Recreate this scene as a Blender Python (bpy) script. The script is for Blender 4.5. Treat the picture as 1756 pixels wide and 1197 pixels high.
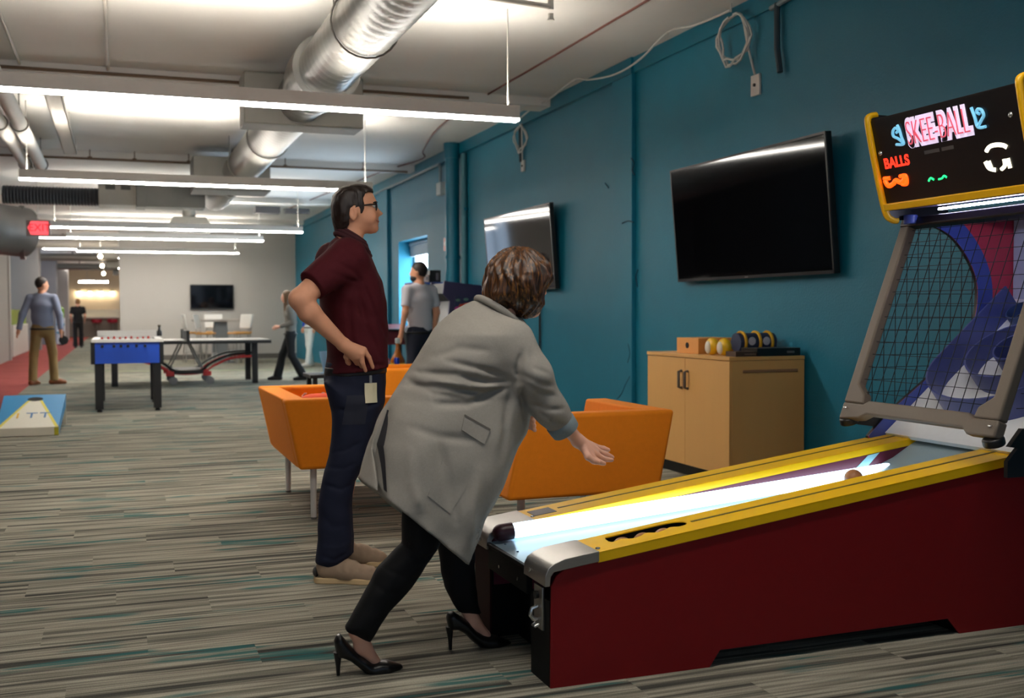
import bpy, bmesh, math, random
import numpy as np
from mathutils import Vector, Matrix
from mathutils.bvhtree import BVHTree

for _o in list(bpy.data.objects):
    bpy.data.objects.remove(_o)
SC = bpy.context.scene
COL = SC.collection
random.seed(7)
PI = math.pi
R = math.radians

# ---------------------------------------------------------------- camera
FOCAL, YAW, PITCH, ROLL, EYE = 1837.4, 0.35145, -0.03496, 0.004215, 1.22
fw = Vector((math.sin(YAW) * math.cos(PITCH), math.cos(YAW) * math.cos(PITCH), math.sin(PITCH)))
rt0 = Vector((math.cos(YAW), -math.sin(YAW), 0))
dn0 = fw.cross(rt0)
rt = math.cos(ROLL) * rt0 + math.sin(ROLL) * dn0
dn = -math.sin(ROLL) * rt0 + math.cos(ROLL) * dn0
cam_d = bpy.data.cameras.new('camera')
cam = bpy.data.objects.new('camera', cam_d)
COL.objects.link(cam)
m = Matrix.Identity(4)
for i in range(3):
    m[i][0], m[i][1], m[i][2] = rt[i], -dn[i], -fw[i]
m[0][3], m[1][3], m[2][3] = 0, 0, EYE
cam.matrix_world = m
cam_d.sensor_fit = 'HORIZONTAL'
cam_d.sensor_width = 36
cam_d.lens = FOCAL * 36 / 1756
cam_d.clip_start = 0.05
cam_d.clip_end = 300
cam_d.dof.use_dof = True
cam_d.dof.focus_distance = 4.3
cam_d.dof.aperture_fstop = 3.4
SC.camera = cam

# ---------------------------------------------------------------- world, exposure
W_ = bpy.data.worlds.new('world')
SC.world = W_
W_.use_nodes = True
W_.node_tree.nodes['Background'].inputs[0].default_value = (0.62, 0.78, 1.0, 1)
W_.node_tree.nodes['Background'].inputs[1].default_value = 0.4
SC.view_settings.view_transform = 'Standard'
SC.view_settings.look = 'None'
SC.view_settings.gamma = 1
SC.view_settings.use_curve_mapping = False
SC.view_settings.exposure = 0.55
try:
    SC.cycles.use_denoising = True
    SC.cycles.max_bounces = 8
    SC.cycles.diffuse_bounces = 5
    SC.cycles.sample_clamp_indirect = 6
except Exception:
    pass

# ---------------------------------------------------------------- materials
def lin(c):
    return tuple(((v / 255) / 12.92 if v / 255 <= 0.04045 else ((v / 255 + 0.055) / 1.055) ** 2.4) for v in c) + (1,)

MATS = {}
def mat(name, rgb, rough=0.6, metal=0.0, noise=None, bump=None, emit=None, spec=0.5, coat=0, alpha=None, trans=0):
    """noise=(scale, amount[, stretch xyz]); bump=(scale, strength[, stretch])"""
    if name in MATS:
        return MATS[name]
    M = bpy.data.materials.new(name)
    M.use_nodes = True
    nt = M.node_tree
    b = nt.nodes['Principled BSDF']
    col = lin(rgb)
    b.inputs['Base Color'].default_value = col
    b.inputs['Roughness'].default_value = rough
    b.inputs['Metallic'].default_value = metal
    b.inputs['Specular IOR Level'].default_value = spec
    if coat:
        b.inputs['Coat Weight'].default_value = coat
    if trans:
        b.inputs['Transmission Weight'].default_value = trans
    if alpha is not None:
        b.inputs['Alpha'].default_value = alpha
    tc = nt.nodes.new('ShaderNodeTexCoord')
    def nz(scale, stretch):
        mp = nt.nodes.new('ShaderNodeMapping')
        mp.inputs['Scale'].default_value = stretch
        nt.links.new(tc.outputs['Object'], mp.inputs['Vector'])
        n = nt.nodes.new('ShaderNodeTexNoise')
        n.inputs['Scale'].default_value = scale
        n.inputs['Detail'].default_value = 4
        nt.links.new(mp.outputs[0], n.inputs['Vector'])
        return n
    n0 = nz(noise[0] if noise else 30, noise[2] if noise and len(noise) > 2 else (1, 1, 1))
    amt = noise[1] if noise else 0.04
    mx = nt.nodes.new('ShaderNodeMix')
    mx.data_type = 'RGBA'
    mx.inputs[6].default_value = tuple(max(0, v * (1 - amt)) for v in col[:3]) + (1,)
    mx.inputs[7].default_value = tuple(min(1, v * (1 + amt)) for v in col[:3]) + (1,)
    nt.links.new(n0.outputs[0], mx.inputs[0])
    nt.links.new(mx.outputs[2], b.inputs['Base Color'])
    if bump:
        n1 = nz(bump[0], bump[2] if len(bump) > 2 else (1, 1, 1))
        bp = nt.nodes.new('ShaderNodeBump')
        bp.inputs['Strength'].default_value = bump[1]
        bp.inputs['Distance'].default_value = 0.02
        nt.links.new(n1.outputs[0], bp.inputs['Height'])
        nt.links.new(bp.outputs[0], b.inputs['Normal'])
    if emit:
        ec, es = emit
        b.inputs['Emission Color'].default_value = lin(ec)
        b.inputs['Emission Strength'].default_value = es
    MATS[name] = M
    return M

# ---------------------------------------------------------------- object helpers
OFF = {}
def tag(o, label=None, cat=None, group=None, kind=None):
    if label: o['label'] = label
    if cat: o['category'] = cat
    if group: o['group'] = group
    if kind: o['kind'] = kind
    return o

def thing(name, label, cat, loc=(0, 0, 0), rz=0.0, group=None):
    """An Empty at a thing's base; its parts are built in local coordinates when rz is set, in world ones otherwise."""
    o = bpy.data.objects.new(name, None)
    o.empty_display_size = 0.1
    COL.objects.link(o)
    o.location = loc
    o.rotation_euler = (0, 0, rz)
    tag(o, label, cat, group)
    return o

def root_of(o):
    while o.parent:
        o = o.parent
    return o

def copy_tree(o, parent=None):
    c = o.copy()
    COL.objects.link(c)
    if parent:
        c.parent = parent
    for ch in list(o.children):
        copy_tree(ch, c)
    return c

def link_mesh(name, verts, faces, mt, parent=None, world=False, smooth=35, bevel=0, kind=None, mids=None, label=None):
    me = bpy.data.meshes.new(name)
    if world and parent is not None:
        off = root_of(parent).location
        verts = [(v[0] - off[0], v[1] - off[1], v[2] - off[2]) for v in verts]
    me.from_pydata([tuple(map(float, v)) for v in verts], [], [tuple(int(i) for i in f) for f in faces])
    me.update()
    mts = mt if isinstance(mt, (list, tuple)) else [mt]
    for q in mts:
        me.materials.append(q)
    if mids is not None:
        me.polygons.foreach_set('material_index', mids)
    if smooth:
        me.shade_smooth()
        if smooth < 180:
            me.set_sharp_from_angle(angle=R(smooth))
    o = bpy.data.objects.new(name, me)
    COL.objects.link(o)
    if parent is not None:
        o.parent = parent
    if bevel:
        bv = o.modifiers.new('bevel', 'BEVEL')
        bv.width = bevel
        bv.segments = 3
        bv.limit_method = 'ANGLE'
        bv.angle_limit = R(40)
    if kind: o['kind'] = kind
    if label: o['label'] = label
    return o

class MB:
    def __init__(s):
        s.v, s.f = [], []
    def add(s, vs, fs):
        k = len(s.v)
        s.v += [tuple(v) for v in vs]
        s.f += [tuple(i + k for i in f) for f in fs]
        return s
    def hexa(s, p):
        return s.add(p, [(0, 3, 2, 1), (4, 5, 6, 7), (0, 1, 5, 4), (1, 2, 6, 5), (2, 3, 7, 6), (3, 0, 4, 7)])
    def box(s, x0, x1, y0, y1, z0, z1):
        return s.hexa([(x0, y0, z0), (x1, y0, z0), (x1, y1, z0), (x0, y1, z0), (x0, y0, z1), (x1, y0, z1), (x1, y1, z1), (x0, y1, z1)])
    def prism(s, poly, axis, lo, hi):
        """extrude a 2D polygon along an axis ('x': poly is (y,z); 'y': (x,z); 'z': (x,y))"""
        n = len(poly)
        def P(a, b, h):
            return {'x': (h, a, b), 'y': (a, h, b), 'z': (a, b, h)}[axis]
        area = sum(poly[i][0] * poly[(i + 1) % n][1] - poly[(i + 1) % n][0] * poly[i][1] for i in range(n))
        if (area > 0) == (axis == 'y'):
            poly = poly[::-1]
        vs = [P(a, b, lo) for a, b in poly] + [P(a, b, hi) for a, b in poly]
        fs = [tuple(range(n - 1, -1, -1)), tuple(range(n, 2 * n))] + [(i, (i + 1) % n, n + (i + 1) % n, n + i) for i in range(n)]
        return s.add(vs, fs)
    def tube(s, pts, r, n=12, closed=False, cap=True):
        pts = [Vector(p) for p in pts]
        N = len(pts)
        rs = r if isinstance(r, (list, tuple)) else [r] * N
        k = len(s.v)
        t0 = (pts[1] - pts[0]).normalized()
        u = t0.orthogonal().normalized()
        pt = t0
        for i, p in enumerate(pts):
            a = pts[i - 1] if (i > 0 or closed) else pts[i]
            b = pts[(i + 1) % N] if (i < N - 1 or closed) else pts[i]
            t = (b - a).normalized()
            q = pt.rotation_difference(t)
            u = q @ u
            u = (u - t * u.dot(t)).normalized()
            w = t.cross(u)
            pt = t
            for j in range(n):
                an = 2 * PI * j / n
                s.v.append(tuple(p + rs[i] * (math.cos(an) * u + math.sin(an) * w)))
        M = N if closed else N - 1
        for i in range(M):
            for j in range(n):
                a, b = k + i * n + j, k + i * n + (j + 1) % n
                c, d = k + ((i + 1) % N) * n + (j + 1) % n, k + ((i + 1) % N) * n + j
                s.f.append((a, b, c, d))
        if cap and not closed:
            s.f.append(tuple(k + j for j in range(n - 1, -1, -1)))
            s.f.append(tuple(k + (N - 1) * n + j for j in range(n)))
        return s
    def lathe(s, prof, c=(0, 0, 0), n=24, axis='z'):
        k = len(s.v)
        for r_, z_ in prof:
            for j in range(n):
                a = 2 * PI * j / n
                p = (r_ * math.cos(a), r_ * math.sin(a), z_)
                if axis == 'x': p = (p[2], p[0], p[1])
                if axis == 'y': p = (p[1], p[2], p[0])
                s.v.append((c[0] + p[0], c[1] + p[1], c[2] + p[2]))
        for i in range(len(prof) - 1):
            for j in range(n):
                s.f.append((k + i * n + j, k + i * n + (j + 1) % n, k + (i + 1) * n + (j + 1) % n, k + (i + 1) * n + j))
        s.f.append(tuple(k + j for j in range(n - 1, -1, -1)))
        s.f.append(tuple(k + (len(prof) - 1) * n + j for j in range(n)))
        return s
    def ball(s, c, r, n=16, m=10, sc=(1, 1, 1)):
        prof = [(r * math.sin(PI * i / m), -r * math.cos(PI * i / m)) for i in range(m + 1)]
        prof = [(max(a, 1e-4), b) for a, b in prof]
        t = MB().lathe(prof, (0, 0, 0), n)
        return s.add([(c[0] + x * sc[0], c[1] + y * sc[1], c[2] + z * sc[2]) for x, y, z in t.v], t.f)
    def xf(s, M):
        s.v = [tuple(M @ Vector(v)) for v in s.v]
        return s
    def build(s, name, mt, parent=None, world=False, smooth=35, bevel=0, kind=None, mids=None, label=None):
        return link_mesh(name, s.v, s.f, mt, parent, world, smooth, bevel, kind, mids, label)

def box(name, mt, parent, x0, x1, y0, y1, z0, z1, world=True, bevel=0.004, label=None):
    return MB().box(x0, x1, y0, y1, z0, z1).build(name, mt, parent, world, bevel=bevel, label=label)

def spline(pts, n=8, closed=False):
    """Catmull-Rom through points of any dimension"""
    P = [np.array(p, float) for p in pts]
    N = len(P)
    out = []
    for i in range(N if closed else N - 1):
        if closed:
            a, b, c, d = P[i - 1], P[i], P[(i + 1) % N], P[(i + 2) % N]
        else:
            a, b, c, d = P[max(i - 1, 0)], P[i], P[i + 1], P[min(i + 2, N - 1)]
        for j in range(n):
            t = j / n
            out.append(tuple(0.5 * (2 * b + (c - a) * t + (2 * a - 5 * b + 4 * c - d) * t * t + (-a + 3 * b - 3 * c + d) * t ** 3)))
    if not closed:
        out.append(tuple(P[-1]))
    return out

def text_mesh(name, body, mt, parent, M, size=1.0, sx=1.0, depth=0.002, offset=0.0, align='CENTER', label=None, shear=0.0, spacing=1.0):
    """built-in font turned into a mesh part; M places the text plane (x right, y up, z out) in the root's coordinates"""
    cu = bpy.data.curves.new(name + '_curve', 'FONT')
    cu.body = body
    cu.size = size
    cu.extrude = depth
    cu.offset = offset
    cu.align_x = align
    cu.align_y = 'CENTER'
    cu.shear = shear
    cu.space_character = spacing
    t = bpy.data.objects.new(name + '_tmp', cu)
    COL.objects.link(t)
    dg = bpy.context.evaluated_depsgraph_get()
    me = bpy.data.meshes.new_from_object(t.evaluated_get(dg))
    bpy.data.objects.remove(t)
    bpy.data.curves.remove(cu)
    me.transform(M @ Matrix.Diagonal((sx, 1, 1, 1)))
    me.materials.clear()
    me.materials.append(mt)
    me.name = name
    o = bpy.data.objects.new(name, me)
    COL.objects.link(o)
    if parent is not None: o.parent = parent
    if label: o['label'] = label
    return o

def frame_matrix(o, xax, yax):
    x = Vector(xax).normalized()
    y = Vector(yax)
    y = (y - x * y.dot(x)).normalized()
    z = x.cross(y)
    M = Matrix.Identity(4)
    for i in range(3):
        M[i][0], M[i][1], M[i][2], M[i][3] = x[i], y[i], z[i], o[i]
    return M

# ---------------------------------------------------------------- smooth bodies: blended fields turned into one continuous surface
class Field:
    def __init__(s):
        s.ops = []
    def cone(s, a, b, ra, rb, k=0.02, squash=None):
        s.ops.append(('cone', np.array(a, float), np.array(b, float), ra, rb, k, squash)); return s
    def chain(s, pts, rs, k=0.02, squash=None):
        for i in range(len(pts) - 1):
            s.cone(pts[i], pts[i + 1], rs[i], rs[i + 1], k, squash)
        return s
    def ell(s, c, r, k=0.02, rot=None, cut=False):
        s.ops.append(('ell', np.array(c, float), np.array(r, float), k, rot, cut)); return s
    def pillow(s, poly, y0, H, Rr, k=0.02, cut=False, tilt=0.0):
        """side outline (x,z) with rounded depth: half depth H(x,z) (number or function), rounding Rr"""
        s.ops.append(('pil', np.array(poly, float), y0, H, Rr, k, cut, tilt)); return s
    def clip(s, p, n, rad):
        n = np.array(n, float)
        s.ops.append(('clip', np.array(p, float), n / np.linalg.norm(n), rad)); return s
    def mask(s, poly):
        s.ops.append(('mask', np.array(poly, float))); return s
    def warp(s, fn):
        s.ops.append(('warp', fn)); return s
    def hollow(s, t, fn):
        s.ops.append(('hollow', t, fn)); return s

    def mesh(s, vox):
        lo, hi = np.full(3, 1e9), np.full(3, -1e9)
        bb = []
        for o in s.ops:
            if o[0] == 'cone':
                q = (o[6][1] if o[6] else 1)
                ex = np.full(3, max(o[3], o[4]) * q)
                l, h = np.minimum(o[1], o[2]) - ex, np.maximum(o[1], o[2]) + ex
            elif o[0] == 'ell':
                ex = np.full(3, o[2].max()) if o[4] is not None else o[2]
                l, h = o[1] - ex, o[1] + ex
            elif o[0] == 'pil':
                Hm = o[3] if not callable(o[3]) else 0.34
                l = np.array([o[1][:, 0].min(), o[2] - Hm, o[1][:, 1].min()]); h = np.array([o[1][:, 0].max(), o[2] + Hm, o[1][:, 1].max()])
            else:
                bb.append(None); continue
            bb.append((l, h))
            cutting = (o[0] == 'ell' and o[5]) or (o[0] == 'pil' and o[6])
            if not cutting:
                lo, hi = np.minimum(lo, l), np.maximum(hi, h)
        lo = lo - 0.05; hi = hi + 0.05
        n = np.ceil((hi - lo) / vox).astype(int) + 1
        D = np.full(n, 0.5, np.float32)
        ax = [lo[i] + vox * np.arange(n[i]) for i in range(3)]
        for o, b in zip(s.ops, bb):
            if o[0] in ('warp', 'hollow', 'mask'):
                if o[0] == 'mask':
                    X2, Z2 = np.meshgrid(ax[0], ax[2], indexing='ij')
                    D = np.maximum(D, side_distance(o[1], X2, Z2)[:, None, :]).astype(np.float32)
                elif o[0] == 'warp':
                    ii = np.argwhere(np.abs(D) < 0.06)
                    P = lo + ii * vox
                    D[tuple(ii.T)] += o[1](P).astype(np.float32)
                else:
                    ii = np.argwhere(D < 0)
                    P = lo + ii * vox
                    d = D[tuple(ii.T)]
                    mk = o[2](P)
                    D[tuple(ii.T)] = np.where(mk, np.maximum(d, -(d + o[1])), d)
                continue
            if o[0] == 'clip':
                l, h = o[1] - o[3], o[1] + o[3]
                pad = 0
            else:
                l, h = b
                pad = 0.05 + (o[5] if o[0] in ('cone', 'pil') else o[3])
            i0 = np.clip(np.floor((l - pad - lo) / vox).astype(int), 0, n)
            i1 = np.clip(np.ceil((h + pad - lo) / vox).astype(int) + 1, 0, n)
            if (i1 <= i0).any():
                continue
            sl = tuple(slice(i0[q], i1[q]) for q in range(3))
            X = ax[0][sl[0]][:, None, None]; Y = ax[1][sl[1]][None, :, None]; Zc = ax[2][sl[2]][None, None, :]
            cur = D[sl]
            if o[0] == 'clip':
                g = (X - o[1][0]) * o[2][0] + (Y - o[1][1]) * o[2][1] + (Zc - o[1][2]) * o[2][2]
                rr = (X - o[1][0]) ** 2 + (Y - o[1][1]) ** 2 + (Zc - o[1][2]) ** 2
                D[sl] = np.where(rr < o[3] ** 2, np.maximum(cur, g), cur)
                continue
            cut = False
            if o[0] == 'cone':
                _, a, bb_, ra, rb, k, sq = o
                dx, dy, dz = X - a[0], Y - a[1], Zc - a[2]
                ba = bb_ - a
                if sq:
                    nv, f = np.array(sq[0], float), sq[1]
                    nv = nv / np.linalg.norm(nv)
                    pr = (dx * nv[0] + dy * nv[1] + dz * nv[2]) * (1 / f - 1)
                    dx, dy, dz = dx + pr * nv[0], dy + pr * nv[1], dz + pr * nv[2]
                    ba = ba + nv * (ba @ nv) * (1 / f - 1)
                L2 = ba @ ba
                t = np.clip((dx * ba[0] + dy * ba[1] + dz * ba[2]) / L2, 0, 1)
                d = np.sqrt((dx - t * ba[0]) ** 2 + (dy - t * ba[1]) ** 2 + (dz - t * ba[2]) ** 2) - (ra + (rb - ra) * t)
            elif o[0] == 'ell':
                _, c, r, k, rot, cut = o
                q = [X - c[0], Y - c[1], Zc - c[2]]
                if rot is not None:
                    Rm = np.array(rot)
                    q = [q[0] * Rm[0][j] + q[1] * Rm[1][j] + q[2] * Rm[2][j] for j in range(3)]
                k0 = np.sqrt((q[0] / r[0]) ** 2 + (q[1] / r[1]) ** 2 + (q[2] / r[2]) ** 2)
                k1 = np.sqrt((q[0] / r[0] ** 2) ** 2 + (q[1] / r[1] ** 2) ** 2 + (q[2] / r[2] ** 2) ** 2)
                d = k0 * (k0 - 1) / np.maximum(k1, 1e-6)
            else:
                _, poly, y0, H, Rr, k, cut, tilt = o
                X2 = np.broadcast_to(X[:, 0, :], (X.shape[0], Zc.shape[2])); Z2 = np.broadcast_to(Zc[:, 0, :], X2.shape)
                d2 = side_distance(poly, X2, Z2)
                Hh = H(X2, Z2) if callable(H) else np.full(X2.shape, H)
                yy = Y - (y0 + tilt * (X2 - poly[:, 0].mean())[:, None, :])
                d = np.sqrt(np.maximum(d2 + Rr, 0)[:, None, :] ** 2 + (yy * (Rr / Hh)[:, None, :]) ** 2) - Rr
            if cut:
                d = -d
                if k > 0:
                    hh = np.maximum(k - np.abs(cur - d), 0) / k
                    D[sl] = np.maximum(cur, d) + hh * hh * k * 0.25
                else:
                    D[sl] = np.maximum(cur, d)
            elif k > 0:
                hh = np.maximum(k - np.abs(cur - d), 0) / k
                D[sl] = np.minimum(cur, d) - hh * hh * k * 0.25
            else:
                D[sl] = np.minimum(cur, d)
        return nets(D, lo, vox)

def side_distance(poly, X2, Z2):
    d2 = np.full(X2.shape, 1e9); ins = np.zeros(X2.shape, bool)
    Np = len(poly)
    for i in range(Np):
        a, c = poly[i], poly[(i + 1) % Np]
        e = c - a
        wx, wz = X2 - a[0], Z2 - a[1]
        t = np.clip((wx * e[0] + wz * e[1]) / max(e @ e, 1e-12), 0, 1)
        d2 = np.minimum(d2, (wx - t * e[0]) ** 2 + (wz - t * e[1]) ** 2)
        c1 = (a[1] <= Z2) != (c[1] <= Z2)
        xx = a[0] + (Z2 - a[1]) * e[0] / (e[1] if abs(e[1]) > 1e-12 else 1e-12)
        ins ^= c1 & (X2 < xx)
    return np.where(ins, -1, 1) * np.sqrt(d2)

def nets(D, lo, vox):
    ins = (D < 0)
    u = ins.astype(np.uint8)
    S = sum(u[a:u.shape[0] - 1 + a, b:u.shape[1] - 1 + b, c:u.shape[2] - 1 + c] for a in (0, 1) for b in (0, 1) for c in (0, 1))
    act = (S > 0) & (S < 8)
    idx = np.argwhere(act)
    vid = np.full(act.shape, -1, np.int32)
    vid[tuple(idx.T)] = np.arange(len(idx))
    offs = [np.array((a, b, c)) for a in (0, 1) for b in (0, 1) for c in (0, 1)]
    cv = [D[tuple((idx + o).T)] for o in offs]
    acc = np.zeros((len(idx), 3)); cnt = np.zeros(len(idx))
    for i in range(8):
        for j in range(i + 1, 8):
            df = offs[j] - offs[i]
            if np.abs(df).sum() != 1:
                continue
            mk = (cv[i] < 0) != (cv[j] < 0)
            den = cv[i] - cv[j]
            t = np.where(mk, cv[i] / np.where(np.abs(den) < 1e-9, 1e-9, den), 0)
            acc += np.where(mk[:, None], offs[i] + t[:, None] * df, 0)
            cnt += mk
    V = lo + (idx + acc / cnt[:, None]) * vox
    F = []
    for a in range(3):
        b, c = (a + 1) % 3, (a + 2) % 3
        sa = [slice(None)] * 3; sb = [slice(None)] * 3
        sa[a] = slice(0, -1); sb[a] = slice(1, None)
        ch = ins[tuple(sa)] != ins[tuple(sb)]
        e = np.argwhere(ch)
        ok = (e[:, b] > 0) & (e[:, c] > 0) & (e[:, b] < D.shape[b] - 1) & (e[:, c] < D.shape[c] - 1)
        e = e[ok]
        def g(db, dc):
            q = e.copy(); q[:, b] -= db; q[:, c] -= dc
            return vid[tuple(q.T)]
        quad = np.stack([g(1, 1), g(0, 1), g(0, 0), g(1, 0)], 1)
        fl = ins[tuple(e.T)]
        quad[~fl] = quad[~fl][:, ::-1]
        F.append(quad)
    return V, np.concatenate(F)

def skin(name, field, vox, mt, parent, label=None, smooth_it=2, world=True, mids_fn=None):
    V, F = field.mesh(vox)
    if smooth_it:
        nb = np.zeros_like(V); ct = np.zeros(len(V))
        E = np.concatenate([F[:, [0, 1]], F[:, [1, 2]], F[:, [2, 3]], F[:, [3, 0]]])
        for _ in range(smooth_it):
            nb[:] = 0; ct[:] = 0
            for q in range(3):
                nb[:, q] += np.bincount(E[:, 0], V[E[:, 1], q], len(V)) + np.bincount(E[:, 1], V[E[:, 0], q], len(V))
            ct += np.bincount(E[:, 0], minlength=len(V)) + np.bincount(E[:, 1], minlength=len(V))
            V = 0.5 * V + 0.5 * nb / np.maximum(ct, 1)[:, None]
    if world and parent is not None:
        V = V - np.array(root_of(parent).location)
    me = bpy.data.meshes.new(name)
    me.vertices.add(len(V)); me.vertices.foreach_set('co', V.astype(np.float32).ravel())
    me.loops.add(F.size); me.loops.foreach_set('vertex_index', F.astype(np.int32).ravel())
    me.polygons.add(len(F)); me.polygons.foreach_set('loop_start', np.arange(0, F.size, 4, dtype=np.int32))
    me.update(calc_edges=True)
    me.validate()
    mts = mt if isinstance(mt, (list, tuple)) else [mt]
    for q in mts:
        me.materials.append(q)
    if mids_fn is not None:
        cen = V[F].mean(1)
        me.polygons.foreach_set('material_index', mids_fn(cen).astype(np.int32))
    me.shade_smooth()
    o = bpy.data.objects.new(name, me)
    COL.objects.link(o)
    if parent is not None: o.parent = parent
    if label: o['label'] = label
    return o

def drape(name, base, pts_fn, nu, nv, thick, mt, parent, direction=(0, 1, 0), back=0.3, label=None, lift=0.0):
    """a patch laid onto the surface of a built mesh: pts_fn(u,v) gives points in the root's coordinates, cast along direction"""
    me = base.data
    bv = BVHTree.FromPolygons([v.co for v in me.vertices], [p.vertices for p in me.polygons])
    d = Vector(direction).normalized()
    A, B = [], []
    last = None
    for i in range(nu + 1):
        for j in range(nv + 1):
            p = Vector(pts_fn(i / nu, j / nv))
            h = bv.ray_cast(p - d * back, d)
            q = h[0] if h[0] is not None else (last if last is not None else p)
            if h[0] is None:
                q = p - d * 0 if last is None else p + d * ((last - p).dot(d))
            last = q
            A.append(tuple(q - d * (thick + lift))); B.append(tuple(q + d * 0.002))
    n = len(A)
    fs = []
    def I(i, j): return i * (nv + 1) + j
    for i in range(nu):
        for j in range(nv):
            a, b, c, e = I(i, j), I(i + 1, j), I(i + 1, j + 1), I(i, j + 1)
            fs.append((a, b, c, e)); fs.append((n + e, n + c, n + b, n + a))
    ring = [I(i, 0) for i in range(nu)] + [I(nu, j) for j in range(nv)] + [I(i, nv) for i in range(nu, 0, -1)] + [I(0, j) for j in range(nv, 0, -1)]
    for q in range(len(ring)):
        a, b = ring[q], ring[(q + 1) % len(ring)]
        fs.append((b, a, n + a, n + b))
    o = link_mesh(name, A + B, fs, mt, parent, smooth=40, label=label)
    bm = bmesh.new(); bm.from_mesh(o.data); bmesh.ops.recalc_face_normals(bm, faces=bm.faces); bm.to_mesh(o.data); bm.free()
    return o

# ================================================================ the room
XW, H, YB = 4.5, 3.55, 29.2
M_teal = mat('teal_paint', (0, 110, 136), 0.55, noise=(3, .10), bump=(60, .12))
M_teal_trim = mat('teal_gloss', (0, 106, 131), 0.4, noise=(5, .08))
M_grey_wall = mat('grey_wall_paint', (186, 182, 176), 0.7, noise=(2, .03))
M_col_wall = mat('corridor_wall_paint', (170, 166, 160), 0.7, noise=(2, .04))
M_base = mat('baseboard_vinyl', (96, 92, 88), 0.6)
M_white = mat('white_paint', (222, 220, 214), 0.5)
M_ceil = mat('ceiling_paint', (228, 226, 222), 0.8, noise=(1.1, .10), bump=(25, .1))
M_galv = mat('galvanised_steel', (150, 150, 147), 0.33, 0.95, noise=(5, .15, (1, 8, 1)))
M_galv_dull = mat('dull_sheet_metal', (140, 138, 132), 0.5, 0.7, noise=(4, .12))
M_black = mat('black_plastic', (16, 16, 17), 0.4)
M_blackm = mat('black_metal', (20, 20, 22), 0.35, 0.4)
M_alu = mat('satin_aluminium', (168, 164, 158), 0.32, 0.9, noise=(20, .06, (1, 1, 12)))
M_cable = mat('white_cable', (205, 205, 200), 0.5)
M_pipe = mat('painted_pipe', (200, 196, 188), 0.5)
M_brownpipe = mat('rusty_pipe', (112, 92, 74), 0.6)

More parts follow.
